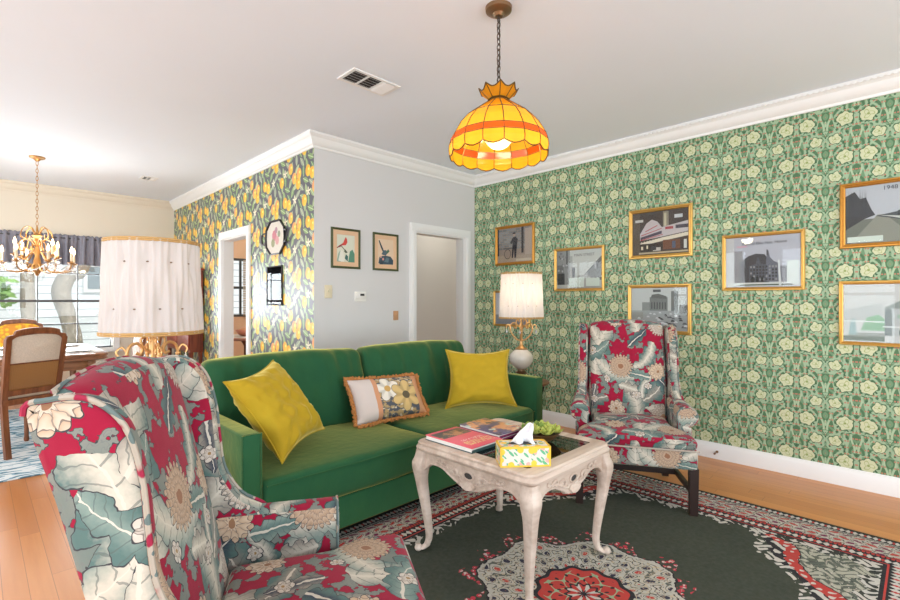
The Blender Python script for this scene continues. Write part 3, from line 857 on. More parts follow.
# ------------------------------------------------------------------ sofa
SX0, SX1, SY0, SY1 = .81, 3.07, 2.07, 3.05
sf = thing('sofa', 'long green velvet sofa with two seat cushions', 'sofa', ((SX0+SX1)/2, SY0, .0))
hw = (SX1-SX0)/2; aw = .085; V = M_['green_velvet']
MB().sbox((0, .47, .175), (2*hw - 2*aw - .006, .90, .165), .012, (10,6,2)).build('seat_base', V, sf)
for s in (-1, 1):
    a = MB().sbox((s*(hw-aw/2), .47, .375), (aw, .94, .59), .012, (1,8,6)).build('arm', V, sf)
    e = hw - aw/2
    MB().tube([(s*e+q*.042, .003, z) for (q, z) in ((-1,.09),(-1,.668),(1,.668),(1,.09))], .0035, 5).build('piping', V, a)
    cw2 = (hw - aw) - .004
    def gc(x, y, z):
        b = max(0, 1-(x/(cw2/2))**2) * max(0, 1-(y/.37)**2)
        return (x, y - (.014*max(0, 1-(x/(cw2/2))**2) if y < -.3 else 0), z + (.022*b if z > 0 else 0) + .007*noise.noise((x*5+s*3, y*5, 0)))
    c_ = MB().sbox((s*(cw2/2+.002), .355, .352), (cw2, .70, .182), .04, (12,10,2), gc).build('seat_cushion', V, sf)
    zt = .425
    MB().tube([(s*(cw2/2+.002)+q, -.004 - .013*max(0,1-(q/(cw2/2))**2), zt) for q in [(-.48+.96*i/16)*cw2 for i in range(17)]], .004, 5).build('piping', V, c_)
    def gk(x, y, z):
        b = max(0, 1-(x/(cw2/2))**4) * max(0, 1-(z/.25)**2)
        wr = .014*noise.noise((x*5+s*7, z*2.5, 3.)) + .030*noise.noise((x*13+s*5, z*1.8, 1.))*max(0, min(1, (z+.1)*3.5)) + .006*noise.noise((x*24, z*9, 4.))
        zz = z + (.018*max(0,1-(x/(cw2/2))**2) + .010*noise.noise((x*4+s, 0, 2.)) if z > .1 else 0)
        return (x, y - (.045*b + wr if y < 0 else 0) + (z+.24)*.24, zz)
    MB().sbox((s*(cw2/2+.002), .70, .665), (cw2, .16, .49), .055, (44,3,22), gk).build('back_cushion', V, sf)
MB().sbox((0, .905, .46), (2*hw-2*aw-.006, .075, .76), .02, (8,1,6), lambda x, y, z: (x, y+(z+.3)*.06, z)).build('back_frame', V, sf)
for (x, y) in ((-hw+.1, .10), (hw-.1, .10), (-hw+.1, .86), (hw-.1, .86), (0, .10)):
    MB().lathe([(.016, .0127), (.024, .095)], 12, (x, y, 0), (True, True)).build('leg', M_['dark_wood'], sf)

# ------------------------------------------------------------------ pillows
def pillow_mesh(A, B, C, D, th, n=22, pinch=.05, wr=.008, seed=0., flip=False):
    A, B, C, D = [Vector(q) for q in (A, B, C, D)]      # top-left, top-right, bottom-right, bottom-left as seen from the front
    N = ((B-A).cross(D-A)).normalized()
    vs = []; fs = []; uv = []
    def P(i, j, sd):
        u, v = i/n, j/n; U, Vv = 2*u-1, 2*v-1
        pu = u + (-U)*pinch*(1-Vv*Vv)*abs(U)**2; pv = v + (-Vv)*pinch*(1-U*U)*abs(Vv)**2
        p = (A*(1-pu)+B*pu)*(1-pv) + (D*(1-pu)+C*pu)*pv
        h = ((1-U**4)*(1-Vv**4))**.62 * th/2
        w = wr*noise.noise((u*9+seed, v*9, sd*3.)) + .6*wr*noise.noise((u*4+v*15+seed, v*4-u*3, sd*7.))
        return p - N*sd*(h + w*min(1, h*30)), (u, 1-v)
    mb = MB(); F, Bk = {}, {}
    V_ = []; UV = []
    for i in range(n+1):
        for j in range(n+1):
            p, q = P(i, j, 1); F[i, j] = len(V_); V_.append(p); UV.append(q)
    for i in range(n+1):
        for j in range(n+1):
            if i in (0, n) or j in (0, n): Bk[i, j] = F[i, j]
            else:
                p, q = P(i, j, -1); Bk[i, j] = len(V_); V_.append(p); UV.append(q)
    fs = []
    for i in range(n):
        for j in range(n):
            fs.append((F[i,j], F[i,j+1], F[i+1,j+1], F[i+1,j])); fs.append((Bk[i,j], Bk[i+1,j], Bk[i+1,j+1], Bk[i,j+1]))
    mb.add(V_, fs)
    edge = [V_[F[i,0]] for i in range(n)] + [V_[F[n,j]] for j in range(n)] + [V_[F[n-i,n]] for i in range(n)] + [V_[F[0,n-j]] for j in range(n)]
    return mb, UV, edge, N
def pillow(name, label, cat, cs, th, mat, sub, grp=None, **k):
    c0 = sum((Vector(q) for q in cs), Vector()) / 4
    mb, UV, edge, N = pillow_mesh(*cs, th, **k)
    mb.fn(lambda x, y, z: (x-c0.x, y-c0.y, z-c0.z))
    t = mb.build(name, mat, loc=c0, angle=80); tag(t, label, cat, grp)
    L = t.data.uv_layers[0]
    for p in t.data.polygons:
        for li in p.loop_indices: L.data[li].uv = UV[t.data.loops[li].vertex_index]
    return t, [e - c0 for e in edge], N
P1, e1, _ = pillow('throw_pillow', 'large yellow velvet pillow tilted on its corner against the left sofa arm', 'pillow',
    [(.835,2.36,.865),(1.195,2.615,.915),(1.41,2.42,.522),(1.035,2.165,.475)], .17, M_['yellow_velvet'], None, 'yellow velvet pillows', seed=1., wr=.018, n=34, pinch=.07)
MB().tube([tuple(p) for p in e1], .004, 5, True).build('piping', M_['yellow_velvet'], P1)
P2, e2, _ = pillow('throw_pillow', 'square yellow velvet pillow standing in the right corner of the sofa', 'pillow',
    [(2.51,2.56,.885),(2.88,2.24,.885),(2.835,2.13,.468),(2.42,2.47,.466)], .16, M_['yellow_velvet'], None, 'yellow velvet pillows', seed=5., wr=.013, n=34, pinch=.085)
MB().tube([tuple(p) for p in e2], .004, 5, True).build('piping', M_['yellow_velvet'], P2)
P3, e3, N3 = pillow('throw_pillow', 'oblong flower print pillow with brown fringe in the middle of the sofa', 'pillow',
    [(1.70,2.655,.735),(2.215,2.565,.722),(2.195,2.415,.485),(1.665,2.475,.478)], .13, M_['lumbar_print'], None, seed=9., wr=.004, pinch=.03)
fb = MB(); rg = random.Random(4); cc = Vector((0,0,0))
n = len(e3); tot = 260
for k in range(tot):
    f = k/tot*n; i = int(f); p = e3[i].lerp(e3[(i+1) % n], f-i)
    d = (p - N3*p.dot(N3)); tan = (e3[(i+1) % n]-e3[i]).normalized(); out = tan.cross(N3); 
    if out.dot(d) < 0: out = -out
    for q in range(2):
        o2 = (out + tan*rg.uniform(-.6,.6) + N3*rg.uniform(-.7,.7)).normalized()*rg.uniform(.016,.027)
        fb.tube([p + N3*rg.uniform(-.006,.006), p + o2*.6, p + o2], [.0065, .0075, .004], 5)
fb.build('fringe', M_['fringe_fiber'], P3)

# ------------------------------------------------------------------ coffee table
TXC, TYC = 1.868, 1.437; TH_ = .548
tb = thing('coffee_table', 'small whitewashed carved coffee table with glass inset top', 'coffee table', (TXC, TYC, RZ))
hx, hy = .338, .362; WW = M_['whitewashed_wood']
def rr3(ix, z, r, hole=False):
    return [(a, b_, z) for (a, b_) in rrect(hx-ix, hy-ix, max(.002, r), 5)]
mb = MB().loft([rr3(.014,TH_-.045,.045), rr3(.002,TH_-.036,.055), rr3(0,TH_-.028,.055), rr3(.004,TH_-.020,.055), rr3(.010,TH_-.016,.05), rr3(.008,TH_-.006,.05), rr3(.014,TH_,.045), rr3(.078,TH_,.012), rr3(.082,TH_-.004,.010), rr3(.084,TH_-.020,.008), rr3(.084,TH_-.045,.008)], True, (False, False), True)
mb.build('table_top', WW, tb)
gl = MB().box(-hx+.082, hx-.082, -hy+.082, hy-.082, TH_-.009, TH_-.0008).build('glass_inset', M_['smoked_pane'], tb)
# scalloped apron with carving on each side
def apron(L):
    pts = [(-L, .445+.075)]
    pts += [(L, .520)]
    low = spline([(L,.40),(L-.03,.415),(L-.075,.447),(L-.14,.449),(L-.20,.424),(L-.25,.405),(.06,.402),(0,.392),(-.06,.402),(-(L-.25),.405),(-(L-.20),.424),(-(L-.14),.449),(-(L-.075),.447),(-L+.03,.415),(-L,.40)], 5)
    return pts + low
for (rot_, L, d) in ((0, hx-.045, hy-.035), (PI, hx-.045, hy-.035), (PI/2, hy-.045, hx-.035), (-PI/2, hy-.045, hx-.035)):
    Mx = Matrix.Rotation(rot_, 4, 'Z') @ Matrix.Translation((0, -d, 0))
    lowc = sorted(apron(L)[2:], key=lambda p: p[0])
    a = MB().loft([[(p[0], -.011, p[1]), (p[0], -.011, .52), (p[0], .011, .52), (p[0], .011, p[1])] for p in lowc]).xf(Mx).build('apron', WW, tb, angle=30)
    cv = MB()
    for s in (-1, 1):
        for (x0, z0, sc) in ((.085,.452,1.),(.145,.470,.8),(.06,.435,.6),(.19,.476,.55)):
            sp = [(s*(x0 + sc*.030*(1-q/14)*math.cos(q*.62)), -.015, z0 + sc*.022*(1-q/14)*math.sin(q*.62)) for q in range(13)]
            cv.tube(sp, [.0075*sc*(1-.05*q) for q in range(13)], 6)
        cv.tube(spline([(s*.03,-.012,.425),(s*.07,-.013,.432),(s*.12,-.013,.455),(s*.20,-.012,.470)], 5), .004, 6)
        for q in range(5):
            cv.ball((s*(.10+.024*q), -.014, .455+.005*q), .012, .009, .007, 8, 5)
    for q in range(-4, 5):
        a1 = q*.27; cv.tube([(.010*math.sin(a1), -.012, .430), (.046*math.sin(a1), -.020, .430-.046*math.cos(a1)*.75)], [.005, .0085], 6)
    MB().ball((0,-.011,.458), .026, .004, .014, 16, 8).xf(Mx).build('pierced_opening', M_['vent_dark'], a)  # solid dark oval, its colour standing in for shade in a carved cutout
    cv.tube([(.030*math.cos(2*PI*q/20), -.014, .458+.018*math.sin(2*PI*q/20)) for q in range(20)], .005, 6, True)
    lip = [(p[0], -.0115, p[1]+.006) for p in apron(L)[2:]]
    cv.tube(lip, .004, 6)
    cv.xf(Mx); cv.build('carving', WW, a)
for sx in (-1, 1):
    for sy in (-1, 1):
        path = spline([(0,.505),(.002,.47),(.012,.435),(.010,.36),(-.004,.26),(-.020,.15),(-.026,.075),(-.016,.035),(.004,.016)], 5)
        rad = []; rings = []
        for (o_, z) in path:
            t = z/.505
            r = .014 + .0165*max(0, min(1, (t-.05)/.75))**1.1 + .010*math.exp(-((z-.44)/.05)**2) + (.004 if z < .03 else 0)
            ring = []
            for k in range(16):
                a = 2*PI*k/16; c_, s_ = math.cos(a), math.sin(a)
                q = (abs(c_)**3+abs(s_)**3)**(-1/3)
                ring.append((sx*(hx-.042+o_*.75) + r*q*c_, sy*(hy-.042+o_*.75) + r*q*s_, z))
            rings.append(ring)
        lg = MB().loft(rings)
        fx, fy = sx*(hx-.042+.018), sy*(hy-.042+.018)
        lg.ball((fx, fy, .0185), .0195, .0195, .0182, 10, 8)
        lg.build('leg', WW, tb)
TT = RZ + TH_ + .0005      # surface of the coffee table
# ------------------------------------------------------------------ things on the coffee table
def book(label, cover, back, pages, w, h, th, loc, rz, extra=None):
    t = thing('book', label, 'book', loc, rz, 'books on the coffee table')
    MB().box(-w/2+.004, w/2-.0, -h/2+.004, h/2-.004, .003, th-.003).build('pages', pages, t, smooth=False)
    MB().box(-w/2+.002, w/2-.002, -h/2, -h/2+.0035, .003, th*.55).build('spine', back, t, smooth=False)
    c = MB().sbox((0,0,th-.0015), (w, h, .003), .001, (1,1,1)).build('front_cover', cover, t)
    MB().sbox((0,0,.0015), (w, h, .003), .001, (1,1,1)).build('back_cover', back, t)
    return t
bk = book('large pink covered book with yellow lettering, nearest the sofa edge of the table', M_['pink_cover'], M_['teal_cover'], M_['paper_pages'], .222, .315, .024, (1.694, 1.600, TT), 0)
book('book with dark blue cover lying under the picture covered book', M_['navy_cover'], M_['magenta_cover'], M_['paper_pages'], .205, .285, .016, (1.925, 1.618, TT), .03)
book('book with a colourful photograph cover lying on top of the dark blue book', M_['photo_cover'], M_['magenta_cover'], M_['paper_pages'], .20, .285, .016, (1.922, 1.612, TT+.0166), -.03)
# tissue box
f = Vector((.168,-.141)).normalized(); ang = math.atan2(f.y, f.x)
tx = thing('tissue_box', 'flower printed tissue box with yellow edges and a white tissue pulled up', 'tissue box', (1.650, 1.212, TT), ang)
bw, bd, bh = .212, .105, .083
MB().box(-bw/2, bw/2, -bd/2, bd/2, 0, bh).build('carton', M_['tissue_print'], tx, smooth=False)
ed = MB(); q = .007
for (a, b_) in ((-1,-1),(1,-1),(1,1),(-1,1)):
    ed.box(a*bw/2-(q if a>0 else .0008), a*bw/2+(q if a<0 else .0008), b_*bd/2-(q if b_>0 else .0008), b_*bd/2+(q if b_<0 else .0008), 0, bh+.0008)
for z0, z1 in ((0, q), (bh-q, bh+.0008)):
    for b_ in (-1, 1): ed.box(-bw/2, bw/2, b_*bd/2-(q if b_>0 else .0009), b_*bd/2+(q if b_<0 else .0009), z0, z1)
    for a in (-1, 1): ed.box(a*bw/2-(q if a>0 else .0009), a*bw/2+(q if a<0 else .0009), -bd/2, bd/2, z0, z1)
ed.build('edging', M_['tissue_edge'], tx, smooth=False)
sl = MB().loft([[(.062*math.cos(2*PI*k/20), .022*math.sin(2*PI*k/20), bh+.0012+z) for k in range(20)] for z in (0,.0006)]); sl.build('slot', M_['vent_dark'], tx)
ts = MB(); n = 16; rows = []
for i in range(n+1):
    v = i/n; row = []
    for j in range(n+1):
        u = 2*j/n-1
        x = .05*u*(1-.75*v) + .035*v*v + .012*noise.noise((u*2., v*2., 1.)); y = .018*(1-.3*v)*math.sin(u*5.+v*2.) + .012*noise.noise((u*3., v*3., 5.))
        row.append((x, y, bh+.001 + .085*v*(1-.35*u*u*(1-v)) + .012*noise.noise((u*3., v*2., 9.))*v))
    rows.append(row)
ts.loft(rows, False, (False, False)); s = ts.build('tissue', M_['tissue_paper'], tx, angle=180)
sm = s.modifiers.new('thick', 'SOLIDIFY'); sm.thickness = .0012
# bowl of green leaves
bwl = thing('bowl', 'dark brown bowl filled with pale green artificial leaves, beside the tissue box', 'bowl', (1.972, 1.345, TT))
MB().lathe([(.04,0),(.045,.002),(.075,.018),(.098,.045),(.102,.048),(.098,.049),(.070,.022),(.04,.008),(.0005,.007)], 28).build('vessel', plain('bowl_brown', S(88,62,34), .4, .25, 60.), bwl)
rg = random.Random(11)
for k in range(11):
    a = k*2.4; R = .018+.062*math.sqrt(k/11); cx, cy = R*math.cos(a), R*math.sin(a); mb = MB()
    for q in range(8):
        b_ = q*PI/4 + k; tl = .35+.5*(q % 2)+.1*rg.random(); L = .042
        d = Vector((math.cos(b_)*math.cos(tl), math.sin(b_)*math.cos(tl), math.sin(tl)*.8)); sd = Vector((-math.sin(b_), math.cos(b_), 0))
        base = Vector((cx, cy, .044))
        rings = []
        for (t_, w) in ((0,.004),(.3,.013),(.6,.017),(.85,.011),(1,.002)):
            c_ = base + d*L*t_ + Vector((0,0,.010*t_*t_)); nn = d.cross(sd).normalized()
            rings.append([tuple(c_ + sd*w*math.cos(2*PI*m/6) + nn*.0022*math.sin(2*PI*m/6)) for m in range(6)])
        mb.loft(rings)
    mb.build('leaf_rosette', M_['leaf_green'] if k % 3 == 0 else M_['leaf_pale'], bwl)

# ------------------------------------------------------------------ end tables with lamps
def end_table(label, loc):
    t = thing('end_table', label, 'end table', loc, 0, 'round end tables at the sofa ends')
    MB().lathe([(.001,.515),(.235,.515),(.245,.520),(.248,.528),(.245,.536),(.236,.54),(.001,.54)], 40).build('table_top', M_['tabletop_brown'], t)
    for k in range(4):
        a = PI/4 + k*PI/2
        pts = spline([(.20,.512),(.19,.44),(.13,.34),(.07,.26),(.09,.16),(.16,.07),(.205,.010)], 6)
        MB().tube([(r*math.cos(a), r*math.sin(a), z) for (r, z) in pts], .008, 8).build('leg', M_['black_iron'], t)
    MB().tube([(.085*math.cos(2*PI*k/24), .085*math.sin(2*PI*k/24), .225) for k in range(24)], .006, 6, True).build('ring_brace', M_['black_iron'], t)
    return t
ET1 = end_table('round brown topped iron legged end table at the right end of the sofa', (3.45, 2.55, .0015)); 
ET2 = dup(ET1, 'round iron legged end table hidden between the near wing chair and the left sofa arm', (.545, 2.42, RZ))
def lamp(label, loc, rz):
    t = thing('table_lamp', label, 'lamp', loc, rz, 'matching table lamps with pleated shades')
    MB().lathe([(.001,0),(.075,0),(.078,.008),(.072,.016),(.050,.024),(.032,.04),(.028,.055),(.045,.066),(.048,.075),(.036,.085),(.034,.10),(.05,.108),(.001,.110)], 24).build('base', M_['pewter'], t)
    MB().lathe([(.045,.108),(.082,.135),(.104,.175),(.107,.205),(.094,.240),(.064,.268),(.046,.280),(.001,.282)], 32).build('globe', M_['porcelain'], t)
    MB().lathe([(.052,.276),(.054,.284),(.040,.292),(.022,.305),(.013,.33),(.011,.42),(.016,.43),(.010,.44),(.007,.62),(.007,.80),(.001,.802)], 16).build('stem', M_['gilt_scroll'], t)
    for k in range(4):
        a = k*PI/2 + .35; sc = MB()
        p2 = spline([(.012,.355),(.04,.365),(.078,.405),(.098,.455),(.088,.500),(.060,.512),(.042,.490),(.048,.465),(.065,.472)], 6)
        sc.tube([(r*math.cos(a), r*math.sin(a), z) for (r, z) in p2], .0065, 8)
        p3 = spline([(.013,.47),(.040,.50),(.045,.53),(.025,.54),(.020,.52)], 6)
        sc.tube([(r*math.cos(a), r*math.sin(a), z) for (r, z) in p3], .005, 8)
        sc.ball((.097*math.cos(a), .097*math.sin(a), .46), .010); sc.tube(spline([(.095*math.cos(a),.095*math.sin(a),.47),(.115*math.cos(a),.115*math.sin(a),.498),(.135*math.cos(a),.135*math.sin(a),.482),(.130*math.cos(a),.130*math.sin(a),.462)],5), .0045, 6)
        s_ = sc.build('scroll_arm', M_['gilt_scroll'], t)
        dr = MB().ball((.130*math.cos(a), .130*math.sin(a), .434), .009, .009, .017, 8, 6); dr.tube([(.130*math.cos(a), .130*math.sin(a), .450), (.130*math.cos(a), .130*math.sin(a), .462)], .0016, 4)
        dr.build('pendant_drop', M_['crystal'], s_)
    z0, z1 = .555, .955; R0, R1 = .196, .180
    sh = MB(); rows = []; N = 192
    for i in range(25):
        v = i/24; z = z0 + (z1-z0)*v; row = []
        for j in range(N):
            a = 2*PI*j/N
            ph = a*12
            u_ = abs(math.sin(ph/2 + (PI/2 if False else 0)))            # smocked pleats: pinched at two staggered heights
            p1 = math.exp(-abs((v-.76)/.16)**1.5) * abs(math.cos(ph/2))**(4+8*abs(v-.76)); p2_ = math.exp(-abs((v-.27)/.16)**1.5) * abs(math.sin(ph/2))**(4+8*abs(v-.27))
            r = R0 + (R1-R0)*v + .0042*math.sin(a*42)*(1-p1)*(1-p2_) - .022*p1 - .022*p2_
            row.append((r*math.cos(a), r*math.sin(a), z))
        rows.append(row)
    sh.loft(rows, True, (False, False)); shade = sh.build('shade', M_['shade_cloth'], t, angle=180)
    for (r, z) in ((R0+.0005, z0+.004), (R1+.0005, z1-.004)):
        tr = MB()
        for dz in (-.004, .004): tr.tube([(r*math.cos(2*PI*k/96), r*math.sin(2*PI*k/96), z+dz + .0012*math.sin(k*PI)) for k in range(96)], .0045, 6, True)
        tr.build('braid_trim', M_['tape_gold'], shade)
    bt = MB()
    for k in range(12):
        for (v, o_) in ((.76, 0), (.27, .5)):
            a = 2*PI*(k+o_)/12; r = R0 + (R1-R0)*v - .020; bt.ball((r*math.cos(a), r*math.sin(a), z0+(z1-z0)*v), .0055, .0055, .003, 6, 4)
    bt.build('button', M_['pewter'], shade)
    sp = MB()
    for k in range(3):
        a = 2*PI*k/3; sp.tube([(.007*math.cos(a), .007*math.sin(a), .798), (.172*math.cos(a), .172*math.sin(a), .945)], .002, 5)
    sp.build('shade_spider', M_['brass'], t)
    MB().lathe([(.006,.802),(.010,.81),(.006,.82),(.010,.83),(.001,.842)], 10).build('finial', M_['brass'], t)
    b_ = MB().ball((0,.045,.74), .028, .028, .038); b_.tube([(0,.006,.68),(0,.045,.69),(0,.045,.71)], .009, 8); b_.build('bulb', M_['bulb_glow'], t)
    return t
LZ = .5425
lamp1 = lamp('cream shaded lamp with porcelain globe on the end table by the green wall', (3.45, 2.55, LZ), .2)
lamp2 = dup(lamp1, 'cream shaded lamp rising behind the foreground wing chair, at the left of the sofa', (.556, 2.409, RZ+.541), -.35)

# ------------------------------------------------------------------ pendant lamp
pd = thing('pendant_lamp', 'amber stained glass pendant lamp hanging on a chain from the ceiling', 'pendant lamp', (1.83, 1.49, 0))
MB().lathe([(.001,2.655),(.02,2.655),(.03,2.668),(.056,2.676),(.064,2.682),(.066,2.699),(.001,2.6992)], 28).build('canopy', M_['pewter'], pd)
ch = MB(); z = 2.655; k = 0
while z > 2.325:
    r1, r2 = .009, .0175
    ring = []
    for q in range(14):
        a = 2*PI*q/14; p = (r1*math.cos(a), 0, z-.0155+r2*math.sin(a))
        ring.append(p if k % 2 == 0 else (0, p[0], p[2]))
    ch.tube(ring, .0026, 6, True); z -= .027; k += 1
ch.tube([(.004,.004,2.66),(.005,-.004,2.5),(-.004,.004,2.32)], .0022, 5)
ch.build('chain', M_['chain_metal'], pd)
NP = 16
prof = [(.243,1.972),(.246,1.995),(.243,2.022),(.232,2.055),(.200,2.110),(.160,2.155),(.105,2.195),(.052,2.232),(.046,2.245),(.098,2.300)]
def pp(k, i, t=0.):
    a = 2*PI*(k+t)/NP; r, z = prof[i]
    if t not in (0., 1.):
        f = math.cos(PI/NP)/math.cos(PI/NP*(2*t-1)); r *= f
        if i == 0: z -= .016*math.sin(PI*t)
        pass
    if i == len(prof)-1: q = abs(math.sin(PI*(k+t)/2)); z -= .022*q; r *= 1-.10*q
    return (r*math.cos(a), r*math.sin(a), z)
gs = MB()
for k in range(NP):
    for i in range(len(prof)-1):
        gs.mat(1 if i == 2 else (2 if (k == 13 and i in (3,4,5)) else 0))
        T = [0,.25,.5,.75,1.]
        for a, b_ in zip(T[:-1], T[1:]):
            gs.add([pp(k,i,a), pp(k,i,b_), pp(k,i+1,b_), pp(k,i+1,a)], [(0,1,2,3)])
sh = gs.build('glass_shade', [M_['amber_glass'], M_['orange_glass'], M_['clear_opal']], pd, smooth=False)
ld = MB()
for k in range(NP): ld.tube([pp(k, i) for i in range(len(prof) - (k % 2))], .0024, 5)
for i in (0, 2, 3, 5, 7, 8, 9):
    ld.tube([pp(k, i, t) for k in range(NP) for t in (0,.25,.5,.75)], .0024 if i not in (0, 9) else .0032, 5, True)
ld.lathe([(.050,2.236),(.055,2.24),(.050,2.246)], 20)
ld.build('leading', M_['leading'], pd)
MB().ball((0,0,2.075), .075, .075, .075, 24, 14).build('bulb', M_['bulb_glow'], pd)
MB().lathe([(.001,2.145),(.022,2.145),(.022,2.21),(.046,2.235),(.006,2.25),(.006,2.33),(.001,2.33)], 16).build('socket', M_['brass'], pd)

# ------------------------------------------------------------------ ceiling vents
def vent(label, c, sx, sy):
    t = thing('ceiling_vent', label, 'air vent', c)
    f = MB(); b_ = .022
    f.box(-sx,sx,-sy,-sy+b_,-.008,-.0005); f.box(-sx,sx,sy-b_,sy,-.008,-.0005); f.box(-sx,-sx+b_,-sy+b_,sy-b_,-.008,-.0005); f.box(sx-b_,sx,-sy+b_,sy-b_,-.008,-.0005)
    for k in (1, 2): x = -sx + b_ + (2*sx-2*b_)*k/3; f.box(x-.006,x+.006,-sy+b_,sy-b_,-.008,-.002)
    f.build('frame', M_['trim_paint'], t, smooth=False)
    MB().box(-sx+b_,sx-b_,-sy+b_,sy-b_,-.0022,-.0008).build('backing', M_['vent_dark'], t, smooth=False)
    for s in range(3):
        x0 = -sx+b_+(2*sx-2*b_)*s/3+.008; x1 = x0+(2*sx-2*b_)/3-.016; m = MB()
        for q in range(5):
            y = -sy+b_+(2*sy-2*b_)*(q+.5)/5 if s < 2 else 0
            if s < 2: m.add([(x0,y+.006,-.003),(x1,y+.006,-.003),(x1,y-.007,-.011),(x0,y-.007,-.011),(x0,y+.004,-.003),(x1,y+.004,-.003),(x1,y-.009,-.011),(x0,y-.009,-.011)], [(0,1,2,3),(7,6,5,4),(0,4,5,1),(2,6,7,3),(1,5,6,2),(0,3,7,4)])
            else:
                x = x0 + (x1-x0)*(q+.5)/5; m.add([(x-.010,-sy+b_,-.003),(x-.010,sy-b_,-.003),(x+.010,sy-b_,-.013),(x+.010,-sy+b_,-.013),(x-.012,-sy+b_,-.004),(x-.012,sy-b_,-.004),(x+.008,sy-b_,-.014),(x+.008,-sy+b_,-.014)], [(0,1,2,3),(7,6,5,4),(0,4,5,1),(2,6,7,3),(1,5,6,2),(0,3,7,4)])
        m.build('louver_bank', M_['trim_paint'], t, smooth=False)
    return t
vent('white louvred air vent in the ceiling above the sofa', (1.848, 2.603, CH), .185, .10)
vent('small white air vent in the ceiling of the dining area', (1.45, 6.475, CH), .08, .09)

# ------------------------------------------------------------------ pictures
MXR = lambda y, z: Matrix(((0,0,-1,XR-.001),(-1,0,0,y),(0,1,0,z),(0,0,0,1)))     # local x -> -Y (to the right), y -> up, z -> into the room
MYB = lambda x, z: Matrix(((1,0,0,x),(0,0,-1,YW-.001),(0,1,0,z),(0,0,0,1)))
MXL = lambda y, z: Matrix(((0,0,-1,XL-.001),(-1,0,0,y),(0,1,0,z),(0,0,0,1)))
def picture(label, M, w, h, fw, fm, shapes, group=None, depth=.022, matw=0, matc=None, glass=True, inner=None):
    t = thing('picture_frame', label, 'picture', (0,0,0), 0, group); t.matrix_world = M
    rect = lambda i, z: [(-w/2+i,-h/2+i,z),(w/2-i,-h/2+i,z),(w/2-i,h/2-i,z),(-w/2+i,h/2-i,z)]
    fr = MB().loft([rect(0,0),rect(0,depth*.7),rect(fw*.15,depth*.95),rect(fw*.38,depth),rect(fw*.55,depth*.72),rect(fw*.75,depth*.80),rect(fw*.95,depth*.62),rect(fw,depth*.5),rect(fw,0)], True, (False, False), True)
    fr.build('frame', fm, t, angle=20)
    pw, ph = w/2-fw, h/2-fw
    if matw:
        r2 = lambda i, z: [(-pw+i,-ph+i,z),(pw-i,-ph+i,z),(pw-i,ph-i,z),(-pw+i,ph-i,z)]
        MB().loft([r2(0,.0066),r2(matw,.0066),r2(matw+.004,.005),r2(matw+.004,.003),r2(0,.003)], True, (False, False), True).build('mount', matc, t, smooth=False)
        pw -= matw; ph -= matw
    mats = []; mb = MB(); z = .0040
    mb.box(-pw, pw, -ph, ph, .002, z); mats.append(flat(shapes[0]))
    for (c, pts) in shapes[1:]:
        m = flat(c)
        if m not in mats: mats.append(m)
        mb.mat(mats.index(m)); z += .00004
        mb.add([((2*p[0]-1)*pw, (2*p[1]-1)*ph, z) for p in pts], [tuple(range(len(pts)))])
    mb.build('print', mats, t, smooth=False)
    if glass: MB().box(-pw-matw, pw+matw, -ph-matw, ph+matw, .0078, .0092).build('glass', M_['picture_glass'], t, smooth=False)
    return t, pw, ph
def R4(x0, y0, x1, y1): return [(x0,y0),(x1,y0),(x1,y1),(x0,y1)]
g = lambda v: S(v, v, v+2)
rg = random.Random(21)
def el(cx, cy, rx, ry, n=14): return [(cx+rx*math.cos(2*PI*k/n), cy+ry*math.sin(2*PI*k/n)) for k in range(n)]
GRP = 'gold framed old photographs on the green wall'
# man with bicycle
sp = S(150,128,118); sh = [S(176,156,142)]
for r in range(9):
    for c_ in range(7): sh.append((S(*( [146+rg.randint(-14,16)]*3 )), R4(.02+c_*.13+(.06 if r % 2 else 0), .38+r*.067, .02+c_*.13+.115+(.06 if r % 2 else 0), .38+r*.067+.055)))
sh += [(S(60,52,54), R4(.70,.25,.76,1)), (S(196,178,164), R4(.80,0.05,1,.95)), (S(188,168,150), R4(0,0,1,.2)), (S(50,44,44), R4(0,.2,.04,1)),
 (S(48,44,52), [(.42,.12),(.46,.12),(.49,.4),(.50,.12),(.55,.12),(.57,.48),(.60,.66),(.53,.74),(.46,.72),(.38,.58),(.40,.52),(.45,.58),(.44,.42)]), (S(196,170,152), el(.49,.79,.03,.05)), (S(40,36,40), R4(.45,.82,.53,.86)),
 (S(90,80,76), el(.30,.24,.10,.15)), (S(176,156,142), el(.30,.24,.085,.13)), (S(90,80,76), R4(.18,.40,.42,.42)), (S(214,200,180), R4(.55,.02,.98,.09))]
pc = dict(fw=.030, fm=M_['antique_gold'], group=GRP)
picture('gold framed sepia photograph of a standing man with a bicycle, above the lamp', MXR(3.161, 1.862), .528, .432, shapes=sh, **pc)
